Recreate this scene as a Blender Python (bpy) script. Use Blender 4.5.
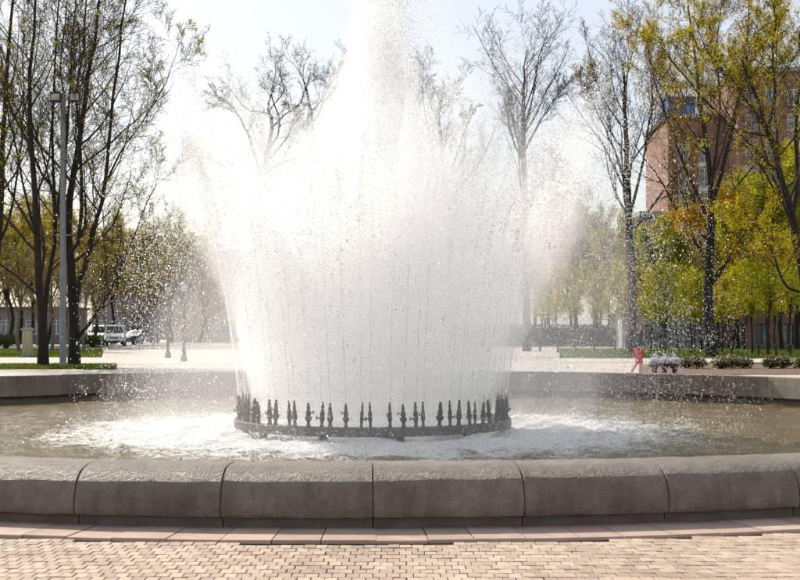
import bpy, math, random
import numpy as np

# ---------------------------------------------------------------- camera, sky, sun, exposure
scene = bpy.context.scene
for o in list(bpy.data.objects):
    bpy.data.objects.remove(o)
COL = scene.collection
R = math.radians
HC = 1.65            # eye height
FP = 1280.0          # focal length in photo pixels (800 wide)
YH = 328.0           # horizon row in the photo

cam_data = bpy.data.cameras.new('camera')
cam = bpy.data.objects.new('camera', cam_data)
COL.objects.link(cam)
cam.location = (0, 0, HC)
cam.rotation_euler = (R(90), 0, 0)
cam_data.sensor_width = 36
cam_data.lens = 36 * FP / 800
cam_data.shift_y = (YH - 290) / 800
cam_data.clip_end = 3000
scene.camera = cam

SUN_AZ, SUN_EL = R(-38), R(41)      # azimuth from +Y, positive to the right
world = bpy.data.worlds.new('World')
scene.world = world
world.use_nodes = True
wn = world.node_tree
sky = wn.nodes.new('ShaderNodeTexSky')
sky.sky_type = 'NISHITA'
sky.sun_disc = False
sky.sun_elevation = SUN_EL
sky.sun_rotation = SUN_AZ
sky.air_density = 1.0
sky.dust_density = 2.2
sky.ozone_density = 1.0
veil = wn.nodes.new('ShaderNodeMix')      # thin bright high cloud over the whole sky
veil.data_type = 'RGBA'
veil.inputs[0].default_value = 0.5
veil.inputs[7].default_value = (5.1, 5.1, 5.1, 1)
wn.links.new(sky.outputs[0], veil.inputs[6])
wn.links.new(veil.outputs[2], wn.nodes['Background'].inputs[0])
wn.nodes['Background'].inputs[1].default_value = 0.15

sun_data = bpy.data.lights.new('sun', 'SUN')
sun_data.energy = 5.0
sun_data.angle = R(0.5)
sun_data.color = (1.0, 0.91, 0.79)
sun = bpy.data.objects.new('sun', sun_data)
COL.objects.link(sun)
sd = np.array([math.sin(SUN_AZ) * math.cos(SUN_EL), math.cos(SUN_AZ) * math.cos(SUN_EL), math.sin(SUN_EL)])
from mathutils import Vector, Matrix
sun.rotation_euler = Vector(sd).to_track_quat('Z', 'Y').to_euler()
sun.location = (-40, 60, 80)

scene.view_settings.view_transform = 'Standard'
scene.view_settings.look = 'None'
scene.view_settings.exposure = 0.16
scene.view_settings.gamma = 1
scene.render.engine = 'CYCLES'
cy = scene.cycles
cy.max_bounces = 16
cy.diffuse_bounces = 4
cy.glossy_bounces = 3
cy.transmission_bounces = 6
cy.volume_bounces = 8
cy.transparent_max_bounces = 8
cy.use_denoising = True
cy.use_adaptive_sampling = True
cy.adaptive_threshold = 0.04
cy.caustics_reflective = False
cy.caustics_refractive = False
cy.sample_clamp_indirect = 8

rng = np.random.default_rng(7)
random.seed(7)


def W(px, py, d):
    """A point of the place at depth d (m) that the photo shows at px, py."""
    return np.array([(px - 400) / FP * d, d, HC - (py - YH) / FP * d])


def GX(px, d):
    return (px - 400) / FP * d


# ---------------------------------------------------------------- object helpers
def link(o, parent=None):
    COL.objects.link(o)
    if parent is not None:
        o.parent = parent
    return o


def tag(o, label=None, cat=None, group=None, kind=None):
    if label: o['label'] = label
    if cat: o['category'] = cat
    if group: o['group'] = group
    if kind: o['kind'] = kind
    return o


def thing(name, label, cat, loc=(0, 0, 0), rz=0.0, group=None):
    o = bpy.data.objects.new(name, None)
    o.empty_display_size = 0.2
    o.location = [float(v) for v in loc]
    o.rotation_euler = (0, 0, rz)
    return tag(link(o), label, cat, group)


def make_mesh(name, V, polys, mat, smooth=False, mats=None):
    """V (n,3); polys: list of (m,k) int arrays; mats: optional list of material index arrays."""
    me = bpy.data.meshes.new(name)
    V = np.asarray(V, dtype=np.float32)
    polys = [np.asarray(p, dtype=np.int32) for p in polys if len(p)]
    me.vertices.add(len(V))
    me.vertices.foreach_set('co', V.ravel())
    loops = np.concatenate([p.ravel() for p in polys])
    tot = np.concatenate([np.full(len(p), p.shape[1], dtype=np.int32) for p in polys])
    start = np.concatenate([[0], np.cumsum(tot)[:-1]]).astype(np.int32)
    me.loops.add(len(loops))
    me.loops.foreach_set('vertex_index', loops)
    me.polygons.add(len(tot))
    me.polygons.foreach_set('loop_start', start)
    me.polygons.foreach_set('loop_total', tot)
    me.polygons.foreach_set('use_smooth', np.full(len(tot), bool(smooth)))
    if isinstance(mat, (list, tuple)):
        for m in mat: me.materials.append(m)
        if mats is not None:
            me.polygons.foreach_set('material_index', np.asarray(mats, dtype=np.int32))
    else:
        me.materials.append(mat)
    me.update(calc_edges=True)
    me.validate()
    return me


def obj(name, me, parent=None, loc=None, rz=None):
    o = link(bpy.data.objects.new(name, me), parent)
    if loc is not None: o.location = [float(v) for v in loc]
    if rz is not None: o.rotation_euler = (0, 0, rz)
    return o


class MB:
    """Collects solids; build() links them as one mesh object."""
    def __init__(self):
        self.V = []; self.P = []; self.n = 0

    def add(self, v, polys):
        v = np.asarray(v, dtype=float)
        self.V.append(v)
        for p in polys:
            self.P.append(np.asarray(p, dtype=np.int32) + self.n)
        self.n += len(v)
        return self

    def box(self, c, s, rz=0.0, tilt=None, bev=0.0):
        hx, hy, hz = s[0] / 2, s[1] / 2, s[2] / 2
        if bev <= 0:
            v = np.array([[x, y, z] for z in (-hz, hz) for x, y in ((-hx, -hy), (hx, -hy), (hx, hy), (-hx, hy))])
            f = [[[0, 3, 2, 1], [4, 5, 6, 7], [0, 1, 5, 4], [1, 2, 6, 5], [2, 3, 7, 6], [3, 0, 4, 7]]]
        else:
            b = min(bev, hx * .9, hy * .9, hz * .9)
            rings = []
            for z, ins in ((-hz, b), (-hz + b, 0), (hz - b, 0), (hz, b)):
                x, y = hx - ins, hy - ins
                c0 = 0.0 if ins else b
                if ins:
                    x0, y0 = x, y
                    rings.append([[-x0 + b * .0, -y0, z], [x0, -y0, z], [x0, -y0, z], [x0, y0, z], [x0, y0, z], [-x0, y0, z], [-x0, y0, z], [-x0, -y0, z]])
                else:
                    rings.append([[-x + b, -y, z], [x - b, -y, z], [x, -y + b, z], [x, y - b, z], [x - b, y, z], [-x + b, y, z], [-x, y - b, z], [-x, -y + b, z]])
            v = np.array(rings).reshape(-1, 3)
            f4 = []
            for k in range(3):
                for i in range(8):
                    j = (i + 1) % 8
                    f4.append([k * 8 + i, k * 8 + j, (k + 1) * 8 + j, (k + 1) * 8 + i])
            f = [f4, [[7, 6, 5, 4, 3, 2, 1, 0], [24, 25, 26, 27, 28, 29, 30, 31]]]
        if tilt is not None:
            v = v @ np.array(tilt).T
        if rz:
            c_, s_ = math.cos(rz), math.sin(rz)
            v = v @ np.array([[c_, -s_, 0], [s_, c_, 0], [0, 0, 1]]).T
        return self.add(v + np.asarray(c, dtype=float), f)

    def tube(self, pts, rad, k=8, caps=True):
        pts = np.asarray(pts, dtype=float)
        rad = np.broadcast_to(np.asarray(rad, dtype=float), (len(pts),))
        V, P = tubes(pts[None], rad[None], k)
        polys = [P]
        if caps:
            n = len(pts)
            polys.append([list(range(k))[::-1], [(n - 1) * k + i for i in range(k)]])
        return self.add(V, polys)

    def lathe(self, prof, k=16, c=(0, 0, 0), caps=True):
        prof = np.asarray(prof, dtype=float)
        a = np.arange(k) * 2 * math.pi / k
        v = np.stack([prof[:, 0:1] * np.cos(a), prof[:, 0:1] * np.sin(a), np.repeat(prof[:, 1:2], k, 1)], -1).reshape(-1, 3) + np.asarray(c, dtype=float)
        f = []
        for i in range(len(prof) - 1):
            for j in range(k):
                j2 = (j + 1) % k
                f.append([i * k + j, i * k + j2, (i + 1) * k + j2, (i + 1) * k + j])
        polys = [f]
        if caps:
            polys.append([[j for j in range(k)][::-1], [(len(prof) - 1) * k + j for j in range(k)]])
        return self.add(v, polys)

    def extrude(self, outline, y0, y1):
        """Closed outline of (x, z) points extruded along y."""
        o = np.asarray(outline, dtype=float); n = len(o)
        v = np.concatenate([np.stack([o[:, 0], np.full(n, y0), o[:, 1]], 1), np.stack([o[:, 0], np.full(n, y1), o[:, 1]], 1)])
        side = [[i, (i + 1) % n, n + (i + 1) % n, n + i] for i in range(n)]
        return self.add(v, [side, [list(range(n))[::-1], list(range(n, 2 * n))]])

    def mesh(self, name, mat, smooth=False):
        groups = {}
        for p in self.P:
            groups.setdefault(p.shape[1], []).append(p)
        polys = [np.concatenate(g) for g in groups.values()]
        return make_mesh(name, np.concatenate(self.V), polys, mat, smooth)

    def build(self, name, mat, parent=None, smooth=False, loc=None, rz=None):
        return obj(name, self.mesh(name, mat, smooth), parent, loc, rz)


def tubes(pts, rad, k):
    """Polylines pts (M,n,3) with radii (M,n) -> verts, quads."""
    M, n, _ = pts.shape
    T = np.empty_like(pts)
    T[:, 1:-1] = pts[:, 2:] - pts[:, :-2]
    T[:, 0] = pts[:, 1] - pts[:, 0]
    T[:, -1] = pts[:, -1] - pts[:, -2]
    T /= np.linalg.norm(T, axis=2, keepdims=True) + 1e-9
    D = pts[:, -1] - pts[:, 0]
    ref = np.where((np.abs(D[:, 2:3]) > .8 * np.linalg.norm(D, axis=1, keepdims=True)), np.array([[1., 0, 0]]), np.array([[0, 0, 1.]]))
    A = np.cross(T, ref[:, None, :]); A /= np.linalg.norm(A, axis=2, keepdims=True) + 1e-9
    B = np.cross(T, A)
    a = np.arange(k) * 2 * math.pi / k
    V = pts[:, :, None, :] + rad[:, :, None, None] * (A[:, :, None, :] * np.cos(a)[None, None, :, None] + B[:, :, None, :] * np.sin(a)[None, None, :, None])
    idx = np.arange(M * n * k).reshape(M, n, k)
    j2 = np.roll(idx, -1, axis=2)
    P = np.stack([idx[:, :-1], j2[:, :-1], j2[:, 1:], idx[:, 1:]], -1).reshape(-1, 4)[:, ::-1]
    return V.reshape(-1, 3), P


def copy_tree(o, parent=None):
    c = o.copy(); COL.objects.link(c)
    c.parent = parent
    for ch in list(o.children):
        copy_tree(ch, c)
    return c


# ---------------------------------------------------------------- materials
def new_mat(name):
    m = bpy.data.materials.new(name)
    m.use_nodes = True
    nt = m.node_tree
    return m, nt, nt.nodes['Principled BSDF'], nt.links


def node(nt, t, **kw):
    n = nt.nodes.new(t)
    for k, v in kw.items():
        if isinstance(k, str) and hasattr(n, k):
            setattr(n, k, v)
    return n


def ramp(nt, stops, fac, interp='LINEAR'):
    r = nt.nodes.new('ShaderNodeValToRGB')
    el = r.color_ramp.elements
    r.color_ramp.interpolation = interp
    while len(el) < len(stops): el.new(.5)
    for e, (p, c) in zip(el, stops):
        e.position = p
        e.color = (*c, 1) if len(c) == 3 else c
    nt.links.new(fac, r.inputs[0])
    return r.outputs[0]


def noise(nt, scale, detail=4, rough=.6, vec=None, dist=0.0):
    n = nt.nodes.new('ShaderNodeTexNoise')
    n.inputs['Scale'].default_value = scale
    n.inputs['Detail'].default_value = detail
    n.inputs['Roughness'].default_value = rough
    n.inputs['Distortion'].default_value = dist
    if vec is not None: nt.links.new(vec, n.inputs['Vector'])
    return n.outputs['Fac']


def coords(nt, kind='Object', scale=None):
    tc = nt.nodes.new('ShaderNodeTexCoord')
    out = tc.outputs[kind]
    if scale is not None:
        mp = nt.nodes.new('ShaderNodeMapping')
        mp.inputs['Scale'].default_value = scale
        nt.links.new(out, mp.inputs['Vector'])
        out = mp.outputs[0]
    return out


def geo_pos(nt):
    return nt.nodes.new('ShaderNodeNewGeometry').outputs['Position']


def island(nt):
    return nt.nodes.new('ShaderNodeNewGeometry').outputs['Random Per Island']


def objrand(nt):
    return nt.nodes.new('ShaderNodeObjectInfo').outputs['Random']


def mixc(nt, fac, a, b, mode='MIX'):
    m = nt.nodes.new('ShaderNodeMix')
    m.data_type = 'RGBA'; m.blend_type = mode
    if isinstance(fac, (int, float)): m.inputs[0].default_value = fac
    else: nt.links.new(fac, m.inputs[0])
    for s, i in ((a, 6), (b, 7)):
        if isinstance(s, (tuple, list)): m.inputs[i].default_value = (*s, 1) if len(s) == 3 else s
        else: nt.links.new(s, m.inputs[i])
    return m.outputs[2]


def math_(nt, op, a, b=None, clamp=False):
    m = nt.nodes.new('ShaderNodeMath'); m.operation = op; m.use_clamp = clamp
    for s, i in ((a, 0), (b, 1)):
        if s is None: continue
        if isinstance(s, (int, float)): m.inputs[i].default_value = s
        else: nt.links.new(s, m.inputs[i])
    return m.outputs[0]


def bump(nt, height, strength, dist, bsdf, normal=None):
    b = nt.nodes.new('ShaderNodeBump')
    b.inputs['Strength'].default_value = strength
    b.inputs['Distance'].default_value = dist
    nt.links.new(height, b.inputs['Height'])
    if normal is not None: nt.links.new(normal, b.inputs['Normal'])
    nt.links.new(b.outputs[0], bsdf.inputs['Normal'])
    return b.outputs[0]


def simple(name, c1, c2, scale=8, rough=.7, bmp=0.0, bscale=None, metal=0.0, spec=.4, perobj=0.0, perisl=0.0):
    m, nt, b, L = new_mat(name)
    co = coords(nt, 'Object')
    col = ramp(nt, [(.3, c1), (.7, c2)], noise(nt, scale, 5, .65, co))
    if perobj or perisl:
        rnd = objrand(nt) if perobj else island(nt)
        k = perobj or perisl
        g = math_(nt, 'ADD', math_(nt, 'MULTIPLY', rnd, 2 * k), 1 - k)
        vv = nt.nodes.new('ShaderNodeCombineColor')
        for i in range(3): L.new(g, vv.inputs[i])
        col = mixc(nt, 1.0, col, vv.outputs[0], 'MULTIPLY')
    if name.startswith(('brick_paver', 'slab', 'plaza', 'path')):
        pp = geo_pos(nt)
        col = mixc(nt, .5, col, ramp(nt, [(.32, (.62, .58, .55)), (.5, (1, 1, 1)), (.72, (1.1, 1.1, 1.08))], noise(nt, .9, 6, .7, pp)), 'MULTIPLY')
    L.new(col, b.inputs['Base Color'])
    b.inputs['Roughness'].default_value = rough
    b.inputs['Metallic'].default_value = metal
    b.inputs['Specular IOR Level'].default_value = spec
    if bmp: bump(nt, noise(nt, bscale or scale * 4, 4, .6, co), bmp, .02, b)
    return m


# granite of the coping, rough hewn
def granite_mat():
    m, nt, b, L = new_mat('granite')
    pos = geo_pos(nt)
    big = noise(nt, 1.3, 4, .6, pos)
    mid = noise(nt, 9, 5, .65, pos)
    fine = noise(nt, 130, 3, .7, pos)
    col = ramp(nt, [(.3, (.215, .178, .135)), (.55, (.295, .25, .20)), (.75, (.39, .34, .28))], big)
    col = mixc(nt, .7, col, ramp(nt, [(.3, (.35, .35, .36)), (.5, (.9, .9, .9)), (.72, (1.5, 1.45, 1.4))], fine), 'MULTIPLY')
    col = mixc(nt, .35, col, ramp(nt, [(.35, (.5, .48, .46)), (.65, (1.15, 1.15, 1.15))], mid), 'MULTIPLY')
    # run-down streaks and lime
    mp = nt.nodes.new('ShaderNodeMapping'); mp.inputs['Scale'].default_value = (7, 7, .7); L.new(pos, mp.inputs['Vector'])
    col = mixc(nt, .5, col, ramp(nt, [(.38, (.55, .5, .46)), (.55, (1, 1, 1)), (.78, (1.3, 1.28, 1.25))], noise(nt, 1, 5, .7, mp.outputs[0])), 'MULTIPLY')
    g = math_(nt, 'ADD', math_(nt, 'MULTIPLY', objrand(nt), .34), .83)
    vv = nt.nodes.new('ShaderNodeCombineColor')
    for i in range(3): L.new(g, vv.inputs[i])
    col = mixc(nt, 1.0, col, vv.outputs[0], 'MULTIPLY')
    L.new(col, b.inputs['Base Color'])
    b.inputs['Roughness'].default_value = .4
    h = math_(nt, 'ADD', math_(nt, 'MULTIPLY', noise(nt, 22, 6, .7, pos, .4), 1.0), math_(nt, 'MULTIPLY', noise(nt, 70, 4, .7, pos), .45))
    bump(nt, h, 1.0, .034, b)
    return m


M = {}
M['granite'] = granite_mat()
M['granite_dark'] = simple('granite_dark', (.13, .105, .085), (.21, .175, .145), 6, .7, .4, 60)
M['slab'] = simple('slab', (.36, .26, .205), (.46, .345, .28), 5, .75, .25, 60, perobj=.13)
M['brick_paver'] = simple('brick_paver', (.37, .285, .215), (.49, .385, .30), 30, .8, .3, 90, perobj=.2)
M['brick_paver_far'] = simple('brick_paver_far', (.37, .285, .215), (.49, .385, .30), 30, .8, .3, 90, perisl=.2)
M['joint_sand'] = simple('joint_sand', (.19, .145, .105), (.27, .21, .16), 40, .9)
M['basin_floor'] = simple('basin_floor', (.12, .10, .06), (.19, .155, .095), 2, .8)
M['dark_metal'] = simple('dark_metal', (.035, .03, .026), (.075, .062, .05), 14, .5, .3, 40, metal=.4)
M['pipe_metal'] = simple('pipe_metal', (.07, .062, .055), (.13, .115, .10), 9, .45, .2, 40, metal=.4)
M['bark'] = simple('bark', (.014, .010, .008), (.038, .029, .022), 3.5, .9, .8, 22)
M['bark_pale'] = simple('bark_pale', (.13, .105, .08), (.22, .185, .15), 4, .9, .6, 22)
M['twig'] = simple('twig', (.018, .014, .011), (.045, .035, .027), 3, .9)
M['twig_brown'] = simple('twig_brown', (.17, .12, .085), (.27, .195, .145), 3, .9)
M['pole_grey'] = simple('pole_grey', (.16, .17, .175), (.22, .23, .235), 3, .5, metal=.2)
M['pole_dark'] = simple('pole_dark', (.025, .025, .025), (.045, .045, .045), 3, .5)
M['lamp_glass'] = simple('lamp_glass', (.45, .42, .38), (.55, .52, .48), 3, .15)
M['plaza'] = simple('plaza', (.40, .36, .32), (.50, .455, .41), .5, .85)
M['path'] = simple('path', (.44, .405, .37), (.52, .485, .445), .7, .85)
M['asphalt'] = simple('asphalt', (.19, .18, .17), (.26, .25, .235), .6, .85)
M['soil'] = simple('soil', (.10, .06, .042), (.19, .12, .09), 3, .95, .8, 12)
M['white_paint'] = simple('white_paint', (.74, .74, .73), (.82, .82, .81), 2, .3)
M['blue_paint'] = simple('blue_paint', (.03, .05, .10), (.05, .075, .14), 2, .3)
M['rubber'] = simple('rubber', (.015, .015, .015), (.03, .03, .03), 10, .8)
M['dark_glass'] = simple('dark_glass', (.03, .035, .04), (.06, .07, .08), 1.5, .06, spec=.6)
M['pane'] = simple('pane', (.10, .12, .14), (.20, .225, .25), .8, .08, spec=.7)
M['plastic_dark'] = simple('plastic_dark', (.03, .03, .03), (.05, .05, .05), 5, .5)
M['window_white'] = simple('window_white', (.70, .70, .69), (.80, .80, .79), 2, .5)
M['brick_red'] = simple('brick_red', (.205, .115, .085), (.285, .165, .125), .8, .85, perobj=.05)
M['brick_brown'] = simple('brick_brown', (.21, .13, .095), (.30, .19, .14), .8, .85)
M['blue_panel'] = simple('blue_panel', (.05, .13, .33), (.08, .19, .42), .6, .5)
M['plaster_grey'] = simple('plaster_grey', (.20, .185, .175), (.28, .26, .25), .4, .85)
M['plaster_brown'] = simple('plaster_brown', (.17, .15, .145), (.24, .215, .205), .3, .85)
M['plaster_beige'] = simple('plaster_beige', (.42, .37, .28), (.52, .46, .36), .4, .85)
M['concrete'] = simple('concrete', (.28, .275, .27), (.38, .37, .36), .8, .85)
M['roof_dark'] = simple('roof_dark', (.07, .07, .075), (.11, .11, .115), .6, .7)
M['stone_post'] = simple('stone_post', (.36, .30, .20), (.46, .39, .28), 4, .8, .3)
M['pot'] = simple('pot', (.035, .03, .03), (.06, .05, .05), 6, .6)
M['skin'] = simple('skin', (.45, .27, .19), (.52, .32, .23), 6, .5)
M['navy'] = simple('navy', (.02, .024, .045), (.035, .04, .07), 20, .85)
M['red_cloth'] = simple('red_cloth', (.42, .025, .03), (.55, .045, .05), 20, .85)
M['hair'] = simple('hair', (.10, .035, .02), (.16, .06, .035), 30, .6)
M['shoe'] = simple('shoe', (.55, .52, .5), (.68, .66, .64), 20, .6)


def leaf_mat(name, stops, trans=.5):
    m = bpy.data.materials.new(name); m.use_nodes = True
    nt = m.node_tree; L = nt.links
    nt.nodes.remove(nt.nodes['Principled BSDF'])
    out = nt.nodes['Material Output']
    col = ramp(nt, stops, island(nt))
    d = nt.nodes.new('ShaderNodeBsdfDiffuse'); t = nt.nodes.new('ShaderNodeBsdfTranslucent')
    L.new(col, d.inputs[0]); L.new(col, t.inputs[0])
    mx = nt.nodes.new('ShaderNodeMixShader'); mx.inputs[0].default_value = trans
    L.new(d.outputs[0], mx.inputs[1]); L.new(t.outputs[0], mx.inputs[2])
    L.new(mx.outputs[0], out.inputs[0])
    return m


M['leaf_yellow'] = leaf_mat('leaf_yellow', [(0, (.34, .27, .015)), (.5, (.52, .43, .022)), (1, (.64, .54, .035))])
M['leaf_green'] = leaf_mat('leaf_green', [(0, (.22, .24, .014)), (.5, (.38, .38, .022)), (1, (.52, .48, .03))])
M['leaf_orange'] = leaf_mat('leaf_orange', [(0, (.36, .18, .015)), (.5, (.56, .33, .02)), (1, (.66, .47, .03))])
M['leaf_olive'] = leaf_mat('leaf_olive', [(0, (.25, .20, .04)), (.5, (.38, .31, .055)), (1, (.5, .41, .08))])
M['leaf_shrub'] = leaf_mat('leaf_shrub', [(0, (.03, .05, .015)), (.5, (.06, .085, .025)), (1, (.12, .13, .04))], .3)
M['petal_white'] = leaf_mat('petal_white', [(0, (.6, .62, .7)), (.7, (.75, .76, .8)), (1, (.25, .3, .6))], .3)
M['petal_pink'] = leaf_mat('petal_pink', [(0, (.45, .2, .18)), (.6, (.55, .4, .34)), (1, (.5, .45, .38))], .3)
M['grass_blade'] = leaf_mat('grass_blade', [(0, (.07, .11, .015)), (.6, (.13, .18, .025)), (1, (.24, .26, .05))], .4)


def grass_mat():
    m, nt, b, L = new_mat('lawn')
    pos = geo_pos(nt)
    col = ramp(nt, [(.3, (.06, .095, .014)), (.5, (.12, .165, .024)), (.7, (.2, .21, .045))], noise(nt, .9, 6, .7, pos))
    col = mixc(nt, .5, col, ramp(nt, [(.35, (.5, .5, .5)), (.65, (1.25, 1.25, 1.2))], noise(nt, 25, 3, .7, pos)), 'MULTIPLY')
    L.new(col, b.inputs['Base Color']); b.inputs['Roughness'].default_value = .9
    bump(nt, noise(nt, 30, 4, .7, pos), 1, .08, b)
    return m


M['lawn'] = grass_mat()


def water_mat():
    m, nt, b, L = new_mat('water')
    pos = coords(nt, 'Object')
    sep = nt.nodes.new('ShaderNodeSeparateXYZ'); L.new(pos, sep.inputs[0])
    r = math_(nt, 'SQRT', math_(nt, 'ADD', math_(nt, 'POWER', sep.outputs[0], 2), math_(nt, 'POWER', sep.outputs[1], 2)))
    n1 = noise(nt, .9, 5, .65, pos); n2 = noise(nt, 5, 6, .7, pos, .6); n3 = noise(nt, 22, 4, .7, pos, .5)
    # churned, aerated water where the drops come down, patchy further out
    zone = nt.nodes.new('ShaderNodeMapRange'); zone.inputs[1].default_value = 3.4; zone.inputs[2].default_value = 7.2
    zone.inputs[3].default_value = 1.0; zone.inputs[4].default_value = 0.0
    L.new(r, zone.inputs[0])
    f = math_(nt, 'ADD', math_(nt, 'MULTIPLY', zone.outputs[0], 1.35), math_(nt, 'MULTIPLY', math_(nt, 'SUBTRACT', n1, .5), 1.1))
    f = math_(nt, 'ADD', f, math_(nt, 'MULTIPLY', math_(nt, 'SUBTRACT', n2, .5), 1.9))
    f = math_(nt, 'ADD', f, math_(nt, 'MULTIPLY', math_(nt, 'SUBTRACT', n3, .5), 1.2))
    foam = math_(nt, 'MULTIPLY', math_(nt, 'SUBTRACT', f, .60), 2.2, True)
    col = mixc(nt, foam, ramp(nt, [(.35, (.115, .083, .032)), (.65, (.18, .132, .055))], n1), (.74, .74, .72))
    L.new(col, b.inputs['Base Color'])
    L.new(math_(nt, 'ADD', math_(nt, 'MULTIPLY', foam, .6), .07), b.inputs['Roughness'])
    b.inputs['IOR'].default_value = 1.33
    wav = math_(nt, 'ADD', math_(nt, 'MULTIPLY', noise(nt, 3.2, 3, .55, coords(nt, 'Object', (1, 1.5, 1)), .4), 1.0), math_(nt, 'MULTIPLY', n3, .25))
    bump(nt, wav, .9, .13, b)
    return m


M['water'] = water_mat()


def drop_mat():
    m = bpy.data.materials.new('water_drop'); m.use_nodes = True
    nt = m.node_tree; L = nt.links
    nt.nodes.remove(nt.nodes['Principled BSDF'])
    out = nt.nodes['Material Output']
    d = nt.nodes.new('ShaderNodeBsdfDiffuse'); t = nt.nodes.new('ShaderNodeBsdfTranslucent'); g = nt.nodes.new('ShaderNodeBsdfGlossy')
    for s in (d, t): s.inputs[0].default_value = (.985, .985, .985, 1)
    g.inputs[0].default_value = (1, 1, 1, 1); g.inputs['Roughness'].default_value = .12
    a = nt.nodes.new('ShaderNodeMixShader'); a.inputs[0].default_value = .6
    L.new(d.outputs[0], a.inputs[1]); L.new(t.outputs[0], a.inputs[2])
    fr = nt.nodes.new('ShaderNodeFresnel'); fr.inputs[0].default_value = 1.33
    c = nt.nodes.new('ShaderNodeMixShader'); L.new(fr.outputs[0], c.inputs[0])
    L.new(a.outputs[0], c.inputs[1]); L.new(g.outputs[0], c.inputs[2])
    tr = nt.nodes.new('ShaderNodeBsdfTransparent')
    e = nt.nodes.new('ShaderNodeMixShader'); e.inputs[0].default_value = .66
    L.new(c.outputs[0], e.inputs[1]); L.new(tr.outputs[0], e.inputs[2])
    L.new(e.outputs[0], out.inputs[0])
    return m


M['drop'] = drop_mat()


def mist_mat(name, density, g=.35):
    m = bpy.data.materials.new(name); m.use_nodes = True
    nt = m.node_tree
    nt.nodes.remove(nt.nodes['Principled BSDF'])
    v = nt.nodes.new('ShaderNodeVolumePrincipled')
    v.inputs['Color'].default_value = (.998, .998, .998, 1)
    v.inputs['Density'].default_value = density
    v.inputs['Anisotropy'].default_value = g
    nt.links.new(v.outputs[0], nt.nodes['Material Output'].inputs['Volume'])
    return m


# ---------------------------------------------------------------- ground
def sheet(name, outline, z, mat, kind='structure', sub=0):
    o = np.array(outline, dtype=float)
    V = np.column_stack([o, np.full(len(o), z)])
    return tag(obj(name, make_mesh(name, V, [np.arange(len(o))[None]], mat)), kind=kind)


CX, CY = -0.475, 22.5            # centre of the fountain
RO = 12.2                        # outer radius of the coping
# the plaza is a sheet with a hole where the basin is sunk
ang = np.arange(96) * 2 * math.pi / 96
ringv = np.stack([CX + 11.9 * np.cos(ang), CY + 11.9 * np.sin(ang)], 1)
rv = [np.column_stack([ringv, np.full(96, -.012)])]
for rr in (30, 120, 1800):
    rv.append(np.column_stack([CX + rr * np.cos(ang), CY + rr * np.sin(ang), np.full(96, -.012)]))
idx = np.arange(4 * 96).reshape(4, 96); j2 = np.roll(idx, -1, 1)
ground = obj('ground', make_mesh('ground', np.concatenate(rv), [np.stack([idx[:-1], idx[1:], j2[1:], j2[:-1]], -1).reshape(-1, 4)], M['plaza']))
tag(ground, 'pale paved plaza around the fountain', kind='structure')

# brick paving in front of the basin
pav = obj('brick_paving', make_mesh('brick_paving', [[-8, 5.2, -.006], [8, 5.2, -.006], [8, 12.4, -.006], [-8, 12.4, -.006]], [[[0, 1, 2, 3]]], M['joint_sand']))
tag(pav, 'tan block paving in front of the fountain', kind='structure')
BW, BD = .090, .139
bm_ = MB().box((0, 0, -.004), (BW - .0045, BD - .0055, .03), bev=.0035).mesh('brick', M['brick_paver'])
cand = []
for row in range(int(7.1 / BD)):
    y = 5.3 + row * BD
    for i in range(-84, 85):
        x = i * BW + (row % 2) * BW / 2 + rng.normal(0, .0016)
        # rows drift a little, as hand-laid paving does
        yy = y + .006 * math.sin(x * 1.3 + row * .2) + rng.normal(0, .0022)
        rad = math.hypot(x - CX, yy - CY)
        if rad < 12.72 + .06: continue
        py = YH + FP * HC / yy; px = 400 + FP * x / yy
        cand.append((x, yy, 0 if (py < 581 and -8 < px < 808) else 1, py))
inview = sorted([c for c in cand if c[2] == 0], key=lambda c: -c[3])[:300]
keep = set((c[0], c[1]) for c in inview)
for c in inview:
    b = obj('brick', bm_, pav, (c[0], c[1], rng.normal(0, .0014)), rng.normal(0, .012))
    b.rotation_euler[0] = rng.normal(0, .012); b.rotation_euler[1] = rng.normal(0, .012)
rest = MB()
tpl = MB().box((0, 0, -.004), (BW - .0045, BD - .0055, .03), bev=.0035)
tv = np.concatenate(tpl.V)
pos = np.array([(c[0], c[1], rng.normal(0, .0014)) for c in cand if (c[0], c[1]) not in keep])
nv = len(tv)
tilt = rng.normal(0, .012, (len(pos), 2))
VV = tv[None] + pos[:, None, :]
VV[:, :, 2] += tv[None, :, 0] * tilt[:, 0:1] + tv[None, :, 1] * tilt[:, 1:2]
off = (np.arange(len(pos)) * nv)[:, None, None]
PP = [(np.asarray(p)[None] + off).reshape(-1, np.asarray(p).shape[1]) for p in tpl.P]
br = obj('brick_field', make_mesh('brick_field', VV.reshape(-1, 3), PP, M['brick_paver_far']), pav)
tag(br, kind='stuff')

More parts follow.
